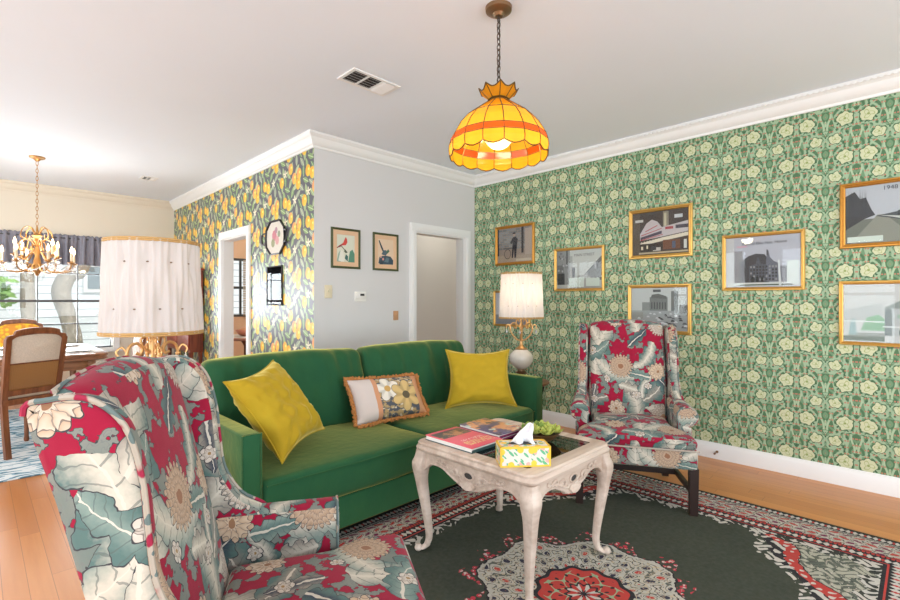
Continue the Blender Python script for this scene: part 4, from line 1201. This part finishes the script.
# street
sh = [S(206,208,202), (S(150,152,150), R4(0,.1,.30,1)), (S(120,122,120), R4(0,.2,.16,.62)), (S(176,178,174), R4(.30,.2,.36,.85)), (S(70,72,72), R4(.22,.62,.25,1)), (S(90,92,92), R4(.35,.28,.42,.55)), (S(60,62,62), R4(.02,.1,.18,.40)), (S(128,130,128), [(.62,.35),(.78,.55),(1,.82),(1,.2),(.62,.25)]), (S(176,178,172), [(.3,.0),(1,.0),(.70,.34),(.42,.34)]), (S(226,236,228), R4(.28,.03,.62,.28)), (S(222,232,222), R4(.66,.05,.95,.26))]
for k in range(12): sh.append((S(*([rg.choice([110,90,200])]*3)), R4(.64+.03*k,.30+.03*k*.9,.66+.03*k,.36+.04*k)))
for k in range(18): sh.append((g(rg.choice([90,186,200])), R4(.03+.26*rg.random(),.45+.5*rg.random(),.03+.28,.47+.5*rg.random())) if False else (g(rg.choice([110,186,126])), (lambda x, y: R4(x,y,x+.03,y+.05))(.03+.22*rg.random(),.42+.5*rg.random())))
t, pw, ph = picture('pale gold framed city street photograph, right of the lamp', MXR(2.384, 1.561), .540, .428, shapes=sh, fw=.027, fm=M_['gold'], group=GRP)
text_obj('MAIN STREET', .036, flat(g(112)), t, Matrix.Translation((.06,.135,.0056)))
# theatre at night: generic lit movie house
sh = [S(74,62,54), (S(96,84,70), R4(0,0,.14,1)), (S(206,204,198), R4(.05,.78,.20,.84)), (S(206,210,214), R4(.76,.80,.90,.88)), (S(150,140,120), R4(.56,.60,.66,.98)), (S(206,196,164), R4(.58,.64,.62,.94)),
 (S(206,196,196), [(.14,.50),(.26,.74),(.36,.82),(.46,.76),(.54,.62),(1,.72),(1,.48),(.54,.40),(.14,.34)]), (S(186,60,74), [(.16,.47),(.54,.60),(.54,.585),(.16,.45)]), (S(186,60,74), [(.24,.56),(.46,.68),(.46,.66),(.24,.54)]), (S(80,70,84), [(.15,.42),(.54,.54),(.54,.47),(.15,.36)]), (S(186,60,74), [(.15,.36),(.56,.46),(.56,.445),(.15,.34)]), (S(236,226,206), [(.14,.28),(.54,.38),(1,.46),(1,.38),(.55,.30),(.16,.22)]), (S(176,70,74), R4(.60,.56,.74,.62)), (S(86,76,84), R4(.78,.56,1,.64)),
 (S(120,76,52), R4(.56,.10,.86,.32)), (S(60,48,40), R4(.14,.08,.56,.26)), (S(232,220,190), R4(.16,.12,.20,.20)), (S(232,220,190), R4(.26,.14,.29,.22)), (S(206,200,192), R4(.38,.08,.52,.16)), (S(70,66,66), R4(.34,.10,.44,.2)), (S(196,180,150), R4(.12,.02,1,.06)), (S(88,96,120), R4(.72,.12,.78,.28)), (S(220,220,214), R4(.92,.10,.97,.3))]
for k in range(16): sh.append((S(240,224,200), el(.17+.052*k,.30+.010*k,.008,.012,6)))
picture('bright gold framed night photograph of a lit movie house marquee', MXR(1.611, 1.838), .534, .434, shapes=sh, fw=.032, fm=M_['gold'], group=GRP)
# ornate building
sh = [S(192,194,204), (S(204,206,208), R4(0,0,.12,1)), (S(112,102,100), R4(.12,.05,.24,.72)), (S(70,68,72), [(.2,.08),(.2,.5),(.32,.62),(.42,.66),(.54,.64),(.60,.52),(.60,.08)]), (S(86,88,98), [(.33,.1),(.33,.42),(.42,.46),(.45,.60),(.49,.46),(.56,.44),(.56,.1)]), (S(108,112,124), [(.56,.1),(.56,.52),(.57,.70),(.59,.72),(.61,.58),(.66,.50),(.72,.46),(.72,.1)]), (S(60,60,66), R4(.565,.62,.58,.73)), (S(132,134,142), R4(.72,.10,.84,.40)), (S(214,218,214), R4(.02,.02,1,.09)), (S(70,84,70), R4(.2,.03,.9,.055))]
for r in range(5):
    for c_ in range(9): sh.append((g(rg.choice([50,60,150])), R4(.345+c_*.042,.13+r*.062,.368+c_*.042,.168+r*.062)))
for c_ in range(3): sh.append((g(40), R4(.36+c_*.065,.1,.395+c_*.065,.2)))
sh += [(S(226,230,230), [(.73,.02),(.76,.02),(.745,.3),(.735,.52),(.715,.52),(.72,.28)]), (S(222,230,226), R4(.83,.06,.985,.50)), (S(226,170,190), R4(.16,.80,.30,.825))]
t, pw, ph = picture('gold framed photograph of an ornate old building with handwritten title, left of the pair', MXR(.863, 1.545), .528, .432, shapes=sh, fw=.026, fm=M_['gold'], group=GRP)
ink = flat(g(60))
text_obj("Part of Elks Nat. Home", .030, ink, t, Matrix.Translation((.015,.138,.0058)) @ Matrix.Rotation(.02, 4, 'Z'))
# 1948 roadside
sh = [S(196,200,206), (S(120,126,116), R4(0,0,1,.42)), (S(150,152,140), [(.05,.0),(.34,.48),(.42,.48),(.75,.0)]), (S(64,66,70), [(0,.25),(0,.85),(.10,.92),(.16,.78),(.22,.80),(.28,.58),(.32,.48),(.2,.42)]), (S(86,90,92), [(.32,.46),(.6,.52),(1,.62),(1,.30),(.72,.32)]), (S(60,62,64), [(.55,.52),(1,.72),(1,.55),(.55,.44)]), (S(214,216,210), [(.36,.47),(.62,.42),(.64,.36),(.5,.42)]), (S(216,214,206), [(.70,.28),(.74,.50),(.78,.60),(.82,.5),(.90,.46),(.92,.26)]), (S(218,216,208), R4(.78,.18,.82,.3)), (S(50,50,54), el(.75,.36,.02,.025)), (S(220,232,222), R4(.02,.02,.4,.12)), (S(216,228,218), R4(.58,.05,.9,.14))]
for k in range(16):
    x = rg.uniform(.01,.24); sh.append((S(54,56,60), [(x,.5),(x+.008,.5),(x+rg.uniform(-.05,.05),.95)]))
t, pw, ph = picture('gold framed roadside photograph marked with a year, upper of the pair at the right edge', MXR(.145, 1.820), .528, .436, shapes=sh, fw=.030, fm=M_['antique_gold'], group=GRP)
text_obj('1948', .037, flat(S(40,50,66)), t, Matrix.Translation((-.012,.160,.0058)))
# house
sh = [S(214,216,214), (S(196,200,198), [(0,.55),(.4,.68),(.4,.45),(0,.3)]), (S(150,160,156), [(.42,.6),(.68,.80),(.98,.62),(.98,.58),(.42,.54)]), (S(198,204,204), R4(.48,.12,.94,.58)), (S(120,130,130), R4(.42,.12,.49,.56)), (S(170,196,180), R4(.54,.42,.9,.48)), (S(140,186,150), [(.18,.20),(.24,.42),(.36,.48),(.42,.4),(.42,.2)]), (S(96,104,106), R4(.56,.14,.98,.22)), (S(236,238,236), R4(.4,.26,1,.28)), (S(104,116,100), R4(0,.02,1,.10)), (S(160,166,160), R4(.05,.1,.42,.16)), (S(214,216,216), R4(.42,.02,.74,.10)), (S(158,186,186), [(.05,.12),(.08,.38),(.12,.42),(.14,.12)]), (S(236,240,238), [(.0,.35),(.0,.37),(.42,.36),(.42,.34)])]
picture('gold framed pale photograph of a gabled house, lower of the pair at the right edge', MXR(.145, 1.170), .538, .428, shapes=sh, fw=.024, fm=M_['gold'], group=GRP)
# cars
sh = [S(206,210,208), (S(128,132,130), R4(.34,.46,.66,.78)), (S(110,114,112), [(.36,.76),(.38,.84),(.5,.86),(.64,.80),(.64,.74)]), (S(122,126,124), R4(.72,.40,.84,.92)), (S(150,154,150), R4(.20,.42,.34,.66)), (S(168,172,172), R4(0,0,1,.46)), (S(96,98,98), R4(.40,.90,.54,.96)), (S(120,120,118), R4(.86,.36,1,.6)), (S(160,160,154), R4(0,.25,.22,.42))]
for k in range(6): sh.append((g(86), R4(.37+k*.048,.50,.39+k*.048,.66)))
for k in range(46):
    x, y = rg.uniform(.06,.94), rg.uniform(.03,.42); s_ = .05*(1.25-y*1.6); sh.append((g(rg.choice([60,80,216,226,110])), [(x,y),(x+s_*1.6,y),(x+s_*1.4,y+s_*.5),(x+s_*.9,y+s_*.9),(x+s_*.3,y+s_*.8)]))
picture('gold framed photograph of a square crowded with cars, behind the far wing chair', MXR(1.620, 1.181), .534, .425, shapes=sh, fw=.030, fm=M_['gold'], group=GRP)
sh = [S(206,206,212), (S(150,150,156), R4(0,0,1,.3)), (S(110,112,116), R4(.15,.25,.5,.7)), (S(180,182,188), R4(.6,.25,.9,.6))]
picture('thin gold framed photograph half hidden behind the lamp shade', MXR(3.20, 1.168), .50, .395, shapes=sh, fw=.024, fm=M_['gold'], group=GRP)
# bird prints on the white wall
pk = S(224,186,150)
G2 = 'bird prints on the white wall'
sh = [S(214,214,196), (S(150,176,160), [(.0,.0),(.1,.30),(.2,.42),(.34,.30),(.3,.0)]), (S(226,224,212), [(.10,.05),(.22,.44),(.34,.40),(.46,.10),(.36,0)]), (S(88,140,116), [(.62,.0),(.72,.40),(.86,.48),(1,.30),(1,.0)]), (S(60,100,96), [(.44,.14),(.5,.30),(.62,.22),(.6,.04)]), (S(96,70,66), [(.0,.52),(.26,.60),(.5,.42),(.48,.39),(.26,.56),(0,.48)]), (S(206,70,60), [(.14,.58),(.36,.70),(.44,.84),(.50,.92),(.56,.84),(.58,.72),(.50,.62),(.34,.60)]), (S(150,60,60), [(.0,.50),(.16,.60),(.34,.66),(.30,.60),(.02,.48)]), (S(80,90,70), [(.4,.40),(.46,.47),(.6,.36),(.5,.33)])]
picture('left bird print with a red bird, dark green frame', MYB(2.398,1.730), .308, .366, .020, M_['dark_olive'], sh, G2, .018, .036, flat(pk), False)
sh = [S(226,200,172), (S(52,66,76), [(.06,.92),(.12,.94),(.34,.62),(.40,.52),(.32,.50),(.2,.66)]), (S(78,96,110), [(.24,.40),(.36,.56),(.52,.58),(.60,.46),(.50,.36)]), (S(60,78,92), [(.05,.06),(.12,.30),(.3,.34),(.5,.36),(.8,.34),(.98,.2),(.96,.03),(.2,.02)]), (S(96,120,130), [(.4,.12),(.56,.30),(.72,.26),(.66,.10)]), (S(74,110,90), [(.5,.5),(.66,.62),(.74,.54),(.60,.44)]), (S(216,150,140), el(.34,.22,.06,.05)), (S(206,160,150), el(.20,.30,.05,.04)), (S(50,60,70), [(.1,.0),(.2,.16),(.36,.1),(.3,0)])]
picture('right bird print with a blue grey bird, nearer the doorway, dark green frame', MYB(2.852,1.730), .308, .366, .020, M_['dark_olive'], sh, G2, .018, .036, flat(pk), False)
sh = [S(236,238,240), (S(206,214,222), R4(.15,.12,.8,.88)), (S(186,200,210), R4(.22,.4,.7,.75)), (S(210,220,226), R4(.3,.2,.6,.36))]
picture('small black framed pale print under the oval tray on the lemon wallpaper', MXL(4.50, 1.40), .33, .385, .012, M_['black_tin'], sh, None, .016)
# tray
tr = thing('tray', 'black rimmed octagonal tray with two loop handles hung on the lemon wallpaper', 'tray'); tr.matrix_world = MXL(4.478, 1.868)
oc = [(-.10,-.165),(.10,-.165),(.195,-.085),(.205,0),(.195,.085),(.10,.165),(-.10,.165),(-.195,.085),(-.205,0),(-.195,-.085)]
of = lambda k, z: [(x*k, y*k, z) for (x, y) in oc]
MB().loft([of(1,.0),of(1.02,.022),of(.98,.024),of(.92,.008),of(.92,.0)], True, (True, True)).build('rim', M_['black_tin'], tr, angle=25)
fl = MB().loft([of(.918,.0082),of(.918,.0094)]); mats = [flat(S(214,206,192))]
for (c, cx, cy, r) in ((S(196,120,130),-.02,.02,.05),(S(206,150,150),.04,-.03,.04),(S(150,150,110),-.05,-.05,.04),(S(170,130,140),.02,.07,.03),(S(140,150,120),.08,.03,.03)):
    m = flat(c); mats.append(m); fl.mat(len(mats)-1); fl.add([(p[0], p[1], .0096+.00004*len(mats)) for p in el(cx,cy,r,r*1.1,9)], [tuple(range(9))])
fl.build('painted_panel', mats, tr, smooth=False)
for s in (-1, 1):
    MB().tube(spline([(s*.190,-.055,.016),(s*.235,-.055,.022),(s*.265,-.035,.024),(s*.268,.035,.024),(s*.235,.055,.022),(s*.190,.055,.016)],5), .0085, 8).build('handle', M_['black_tin'], tr)
# switches and thermostat
def wallplate(name, label, cat, c, w, h, mat, kind):
    t = thing(name, label, cat); t.matrix_world = MYB(*c)
    MB().sbox((0,0,.004), (w,h,.008), .003, (2,2,1)).build('plate', mat, t)
    if kind == 's':
        MB().sbox((0,.004,.012), (.010,.024,.012), .002, (1,1,1)).build('toggle', mat, t)
    else:
        MB().sbox((.0,.012,.014), (w*.8,h*.6,.014), .004, (2,2,1)).build('dial_case', M_['plastic_white'], t); MB().sbox((.01,.016,.0225), (w*.34,.02,.004), .001, (1,1,1)).build('display', M_['vent_dark'], t)
wallplate('light_switch', 'cream light switch plate on the white wall under the left bird print', 'light switch', (2.218,1.334), .075, .116, M_['plastic_cream'], 's')
wallplate('thermostat', 'white thermostat on the white wall right of the light switch', 'thermostat', (2.556,1.292), .13, .092, M_['plastic_white'], 't')
wallplate('light_switch', 'tan switch plate beside the hall doorway', 'light switch', (2.978,1.105), .062, .092, plain('tan_plate', S(196,150,110), .4, .1, 30.), 's')
ds = MB().lathe([(.010,0),(.010,.004),(.004,.006),(.004,.055),(.008,.057),(.008,.068),(.001,.069)], 10)
ds.xf(Matrix.Rotation(-PI/2, 4, 'Y')); ds = ds.build('door_stop', M_['pewter'], loc=(XR-.0185, 1.16, .06)); tag(ds, 'small spring door stop screwed to the baseboard under the green wall', 'door stop')
# ------------------------------------------------------------------ dining area
v = thing('curtain_valance', 'slate blue ruffled valance across the top of the dining window', 'curtain', (0, YD-.06, 0))
rows = []; X0, X1, N = -.62, 1.47, 330
for i in range(13):
    tt = i/12; z = 2.10 - .385*tt; row = []
    for j in range(N+1):
        x = X0 + (X1-X0)*j/N
        a = .012 + .022*min(1, abs(tt-.12)*3)
        y = a*(.7+.5*noise.noise((x*7, 0, 2.)))*math.sin(x*74 + 3.2*noise.noise((x*6, 0, 0)) + tt*noise.noise((x*5,3,0))*2) + .008*math.sin(x*140+tt*2)
        zz = z + (.014*noise.noise((x*40, 1, 0)) + .006*math.sin(x*133) if i == 0 else 0) + .006*math.sin(x*20)*tt
        row.append((x, y, zz))
    rows.append(row)
c = MB().loft(rows, False, (False, False)).build('ruffle', M_['slate_blue'], v, angle=180); sm = c.modifiers.new('thick', 'SOLIDIFY'); sm.thickness = .003
MB().tube([(X0-.03, 0.005, 2.055), (X1+.03, .005, 2.055)], .009, 8).build('rod', M_['window_metal'], v)
# table
dt = thing('dining_table', 'wooden dining table with carved edge under the chandelier', 'dining table', (.44, 6.36, RZ2))
def rr2(ix, z): return [(a, b_, z) for (a, b_) in rrect(.50-ix, .74-ix, .16, 8)]
MB().loft([rr2(.02,.67),rr2(.0,.68),rr2(.008,.695),rr2(0,.71),rr2(.0,.725),rr2(.012,.735)]).build('table_top', M_['table_wood'], dt)
MB().loft([rr2(.09,.58),rr2(.09,.669)], True, (False, False)).build('apron', M_['table_wood'], dt)
for sx in (-1, 1):
    for sy in (-1, 1):
        MB().lathe([(.02,0),(.028,.02),(.022,.06),(.024,.3),(.036,.5),(.03,.54),(.04,.58),(.04,.668)], 14, (sx*.36, sy*.60, 0), (True, True)).build('leg', M_['table_wood'], dt)
TZ = RZ2 + .7355
for k, (x, y, lab) in enumerate(((.72, 5.95, 'white plate on its mat at the corner of the dining table nearest the lamp'), (.20, 5.90, 'white plate on the dining table behind the cane back chair'), (.72, 6.75, 'white plate at the far right corner of the dining table'), (.16, 6.75, 'white plate at the far left corner of the dining table'))):
    pl = thing('plate', lab, 'plate', (x, y, TZ+.0035), 0, 'plates set on the dining table')
    MB().lathe([(.001,0),(.07,0),(.075,.003),(.125,.014),(.127,.016),(.07,.006),(.001,.005)], 28).build('dish', M_['porcelain'], pl)
    MB().tube([(.122*math.cos(2*PI*q/32), .122*math.sin(2*PI*q/32), .0155) for q in range(32)], .0018, 5, True).build('rim', M_['antique_gold'], pl)
    pm = MB().sbox((0,0,.0015), (.40,.30,.003), .001, (4,4,1)).build('placemat', M_['blanket_white'], loc=(x, y, TZ)); tag(pm, lab.replace('white plate on its mat', 'white mat under the plate').replace('white plate', 'white mat under the plate'), 'placemat', 'placemats on the dining table')
# chairs
def dining_chair(label, loc, rz, back, group='dining chairs'):
    t = thing('dining_chair', label, 'dining chair', loc, rz, group); Wd = M_['chair_wood']
    zt = 1.02
    def yb(z): return -.20 - max(0, z-.45)*.16
    for s in (-1, 1):
        rings = []
        for (z, oy, x) in ((0,-.035,.175),(.25,-.01,.180),(.45,0,.185),(.70,0,.192),(.945,0,.197)):
            y = yb(z)+oy; w = .019
            rings.append([(s*x+a*w, y+b_*w*.9, z) for (a, b_) in ((-1,-1),(1,-1),(1,1),(-1,1))])
        MB().loft(rings).build('back_post', Wd, t, smooth=False)
        MB().lathe([(.014,0),(.020,.02),(.016,.05),(.018,.20),(.026,.34),(.022,.36),(.028,.38),(.028,.42)], 12, (s*.185, .20, 0), (True, True)).build('leg', Wd, t)
    top = spline([(-.215,.925),(-.205,.965),(-.165,.975),(-.150,1.005),(-.08,1.022),(0,1.027),(.08,1.022),(.150,1.005),(.165,.975),(.205,.965),(.215,.925)], 4)
    low = spline([(.178,.925),(.160,.945),(.12,.962),(0,.972),(-.12,.962),(-.160,.945),(-.178,.925)], 4)
    sh = lambda x, y, z: (x, y + yb(z), z)
    MB().plate(top + low, .030, .006).fn(sh).build('crest_rail', Wd, t)
    MB().box(-.178,.178,-.014,.014,.485,.53).fn(sh).build('lower_rail', Wd, t, smooth=False)
    if back is M_['cane']:
        up = [(-.181,.745),(.181,.745),(.182,.925),(.160,.947),(.12,.964),(0,.974),(-.12,.964),(-.160,.947),(-.182,.925)]
        MB().plate(up, .010, .002).fn(sh).build('cane_panel', M_['lacy_cane'], t)
    pan = [(-.175,.53),(.175,.53),(.180,.735),(-.180,.735)] if back is M_['cane'] else [(-.175,.53),(.175,.53),(.182,.925),(.160,.947),(.12,.964),(0,.974),(-.12,.964),(-.160,.947),(-.182,.925)]
    MB().plate(pan, .014 if back is M_['cane'] else .03, .003).fn(sh).build('back_panel', back, t)
    if back is M_['cane']:
        MB().box(-.179,.179,-.010,.010,.735,.745).fn(sh).build('mid_rail', Wd, t, smooth=False)
    MB().sbox((0,0,.435), (.42,.44,.05), .01, (2,2,1), lambda x, y, z: (x*(1+.25*y), y, z)).build('seat_frame', Wd, t)
    MB().sbox((0,.01,.482), (.40,.41,.055), .025, (6,6,1), lambda x, y, z: (x*(1+.25*y), y, z+(.02*(1-(x/.21)**2)*(1-(y/.21)**2) if z > 0 else 0))).build('seat_cushion', M_['cream_fabric'], t)
    return t
dining_chair('cane back dining chair nearest the camera, left of the foreground wing chair', (.24, 5.36, RZ2), .44, M_['cane'])
dining_chair('dining chair with yellow flowered back at the far end of the table', (.36, 7.36, RZ2), PI-.05, M_['yellow_floral'])
d2 = dining_chair('striped back dining chair at the right side of the table, farther of the two', (1.16, 6.72, RZ2), PI/2, M_['stripe_fabric'])
dup(d2, 'striped back dining chair at the right side of the table, nearer of the two', (1.16, 6.08, RZ2), PI/2)
# chandelier
cd = thing('chandelier', 'brass candle chandelier with crystal drops over the dining table', 'chandelier', (.442, 6.32, 0))
MB().lathe([(.001,2.655),(.012,2.655),(.03,2.675),(.06,2.685),(.066,2.699),(.001,2.6993)], 20).build('canopy', M_['brass'], cd)
ch = MB(); z = 2.655; k = 0
while z > 1.99:
    ring = []
    for q in range(10):
        a = 2*PI*q/10; p = (.009*math.cos(a), 0, z-.020+.024*math.sin(a)); ring.append(p if k % 2 == 0 else (0, p[0], p[2]))
    ch.tube(ring, .0028, 5, True); z -= .038; k += 1
ch.build('chain', M_['brass'], cd)
MB().lathe([(.001,1.50),(.012,1.505),(.016,1.52),(.030,1.54),(.045,1.575),(.048,1.60),(.032,1.63),(.03,1.65),(.018,1.70),(.026,1.74),(.016,1.78),(.012,1.86),(.03,1.89),(.045,1.905),(.03,1.92),(.012,1.94),(.008,2.0),(.001,2.0)], 20).build('column', M_['brass'], cd)
def chand_arm(R, z0, a, zc):
    ca, sa = math.cos(a), math.sin(a)
    arm = MB().tube([(r*ca, r*sa, z) for (r, z) in spline([(.05,z0+.02),(.10,z0-.045),(R*.62,z0-.06),(R*.93,z0-.03),(R,zc)], 7)], .007, 7)
    MB().tube([(r*ca, r*sa, z) for (r, z) in spline([(.02,z0+.20),(.07,z0+.27),(.13,z0+.24),(.15,z0+.17),(.11,z0+.15),(.10,z0+.19)], 6)], .0055, 6).build('scroll', M_['brass'], cd)
    arm.lathe([(.010,zc-.012),(.034,zc),(.036,zc+.006),(.012,zc+.004),(.012,zc+.02)], 12, (R*ca, R*sa, 0))
    o = arm.build('arm', M_['brass'], cd)
    MB().lathe([(.011,zc+.012),(.011,zc+.10),(.001,zc+.101)], 10, (R*ca, R*sa, 0)).build('candle', M_['candle'], o)
    MB().lathe([(.004,zc+.10),(.013,zc+.115),(.014,zc+.13),(.007,zc+.155),(.001,zc+.172)], 10, (R*ca, R*sa, 0)).build('bulb', M_['candle_bulb'], o)
    for q in (-1, 0, 1):
        dr = MB(); an = a + q*.10; r = R + .012 - .03*abs(q)
        dr.ball((r*math.cos(an), r*math.sin(an), zc-.055), .009, .009, .024, 6, 5); dr.tube([(r*math.cos(an), r*math.sin(an), zc-.035),(r*math.cos(an), r*math.sin(an), zc)], .0012, 4)
        dr.build('crystal_drop', M_['crystal'], o)
for k in range(8): chand_arm(.305, 1.60, 2*PI*k/8 + .2, 1.635)
for k in range(4): chand_arm(.20, 1.72, 2*PI*k/4 + .55, 1.70)
for k in range(8):
    sw = MB()
    a0, a1 = 2*PI*k/8+.2, 2*PI*(k+1)/8+.2
    for q in range(17):
        f = q/16; a = a0+(a1-a0)*f; sw.ball((.29*math.cos(a), .29*math.sin(a), 1.625-.075*math.sin(PI*f)), .0085, seg=6, rings=5)
    sw.build('bead_swag', M_['crystal'], cd)
# cabinet against the lemon wall
cb = thing('bar_cabinet', 'tall red brown cabinet on legs against the lemon wall, half hidden by lamp shade', 'cabinet', (1.985, 7.02, .001))
MB().box(-.075,.075,-.50,.50,.60,1.64).build('body', M_['cabinet_wood'], cb, smooth=False)
MB().box(-.085,.08,-.52,.52,1.6405,1.665).build('cornice', M_['red_lacquer'], cb, smooth=False)
for s in (-1, 1):
    MB().sbox((-.083, s*.245, 1.12), (.014,.47,.98), .004, (1,1,1)).build('door', M_['red_lacquer'], cb)
    for xx in (-.055, .055): MB().lathe([(.015,0),(.02,.3),(.026,.599)], 10, (xx, s*.46, 0), (True, True)).build('leg', M_['cabinet_wood'], cb)
# kitchen beyond the doorway
kt = thing('kitchen_table', 'round white topped table seen through the kitchen doorway', 'table', (2.80, 6.97, .001))
MB().lathe([(.001,.70),(.42,.70),(.44,.71),(.44,.73),(.43,.74),(.001,.74)], 32).build('table_top', plain('rim_red', S(206,150,136), .4, .1, 10.), kt)
MB().lathe([(.001,.7405),(.41,.7405),(.41,.7425),(.001,.743)], 32).build('table_cloth', M_['blanket_white'], kt)
MB().lathe([(.22,0),(.2,.03),(.05,.08),(.045,.6),(.10,.699)], 20, (0,0,0), (True, True)).build('pedestal', M_['chair_wood'], kt)
pb = thing('fruit_bowl', 'rounded coral bowl on the kitchen table beyond the doorway', 'bowl', (2.76, 6.93, .745)); MB().lathe([(.05,0),(.10,.03),(.14,.09),(.135,.09),(.09,.035),(.001,.01)], 24).build('vessel', plain('coral', S(226,150,130), .4, .1, 10.), pb)
MB().ball((0,0,.075), .10, .10, .06).build('fruit', plain('peach_fruit', S(240,178,140), .5, .1, 10.), pb)
bl = thing('window_blind', 'brown slatted blind drawn to one side of the kitchen window', 'blind', (3.50, 8.26, 0))
for k in range(24): MB().box(-.25,.25,-.012,.012,1.0+k*.04,1.030+k*.04).build('slat', M_['blind_slat'], bl, smooth=False)
kc = thing('kitchen_chair', 'light wooden chair under the kitchen table beyond the doorway', 'chair', (2.56, 6.40, .001), .4)
for sx in (-1, 1):
    for sy in (-1, 1): MB().lathe([(.014,0),(.018,.42)], 10, (sx*.16, sy*.16, 0), (True, True)).build('leg', M_['table_wood'], kc)
MB().sbox((0,0,.44), (.40,.40,.038), .015, (2,2,1)).build('seat', M_['table_wood'], kc)
for sx in (-1, 1): MB().tube([(sx*.16,-.18,.459),(sx*.17,-.23,.90)], .013, 8).build('back_post', M_['table_wood'], kc)
MB().plate([(-.19,.78),(.19,.78),(.19,.88),(0,.91),(-.19,.88)], .018, .004, Matrix.Translation((0,-.226,0))).build('crest_rail', M_['table_wood'], kc)

# ------------------------------------------------------------------ light and camera
def light(kind, name, loc, energy, color=(1,1,1), size=None, rot=None, r=.05):
    L = bpy.data.lights.new(name, kind); L.energy = energy; L.color = color
    if kind == 'AREA': L.shape = 'RECTANGLE'; L.size, L.size_y = size
    elif kind == 'SUN': L.angle = r
    else: L.shadow_soft_size = r
    o = bpy.data.objects.new(name, L); col.objects.link(o); o.location = loc
    if rot: o.rotation_euler = rot
    return o
for i, (a, b_) in enumerate(ys): light('AREA', 'window_daylight', (XW-.15, (a+b_)/2, 1.38), 85, (.86,.93,1), (1.85, b_-a), (0, -PI/2, 0))
light('AREA', 'window_daylight', (.44, YD+.5, 1.4), 200, (.92,.96,1), (1.8, 1.4), (-PI/2, 0, 0))
light('AREA', 'window_daylight', (.8, YN-.1, 1.3), 190, (.83,.92,1), (5.5, 2.2), (PI/2+.25, 0, 0))  # added fill at the open rear, tilted up to brighten the ceiling; no window here
light('POINT', 'pendant_bulb', (1.83, 1.49, 1.985), 12, (1,.84,.52), r=.06)
light('POINT', 'pendant_bulb_upper', (1.83, 1.49, 2.17), 1.5, (1,.84,.56), r=.03)
light('POINT', 'lamp_bulb', (3.45, 2.55, LZ+.78), 7.0, (1,.85,.66), r=.05)
light('POINT', 'lamp_bulb', (.545, 2.42, LZ+.78), .6, (1,.85,.66), r=.05)
light('POINT', 'chandelier_bulbs', (.442, 6.32, 1.86), 26, (1,.92,.82), r=.2)
light('POINT', 'kitchen_light', (3.4, 6.6, 2.4), 45, (1,.93,.84), r=.2)
light('POINT', 'hall_light', (4.6, 4.4, 2.3), 12, (1,.95,.88), r=.2)
light('SUN', 'sun', (0,0,8), 3.0, (1,.97,.92), rot=(math.radians(38), math.radians(20), 0), r=.02)
wd = bpy.data.worlds.new('sky'); scene.world = wd; wd.use_nodes = True
NT = wd.node_tree; bgn = NT.nodes['Background']
n = NT.nodes.new('ShaderNodeTexCoord'); sx_ = NT.nodes.new('ShaderNodeSeparateXYZ'); NT.links.new(n.outputs['Generated'], sx_.inputs[0])
zz = E(sx_.outputs[2])
put(bgn.inputs[0], mix((.80,.80,.78), (.86,.92,1.0), sstep(-.1, .5, zz))); bgn.inputs[1].default_value = 1.5
cam = bpy.data.cameras.new('camera'); co = bpy.data.objects.new('camera', cam); col.objects.link(co)
co.location = (0, 0, 1.25); co.rotation_euler = (PI/2, 0, -PI/4); cam.lens = 19.0; cam.sensor_width = 36; cam.shift_y = .0011; cam.clip_start = .02
scene.camera = co
vs = scene.view_settings; vs.view_transform = 'Standard'; vs.look = 'None'; vs.gamma = 1; vs.use_curve_mapping = False; vs.exposure = -0.4
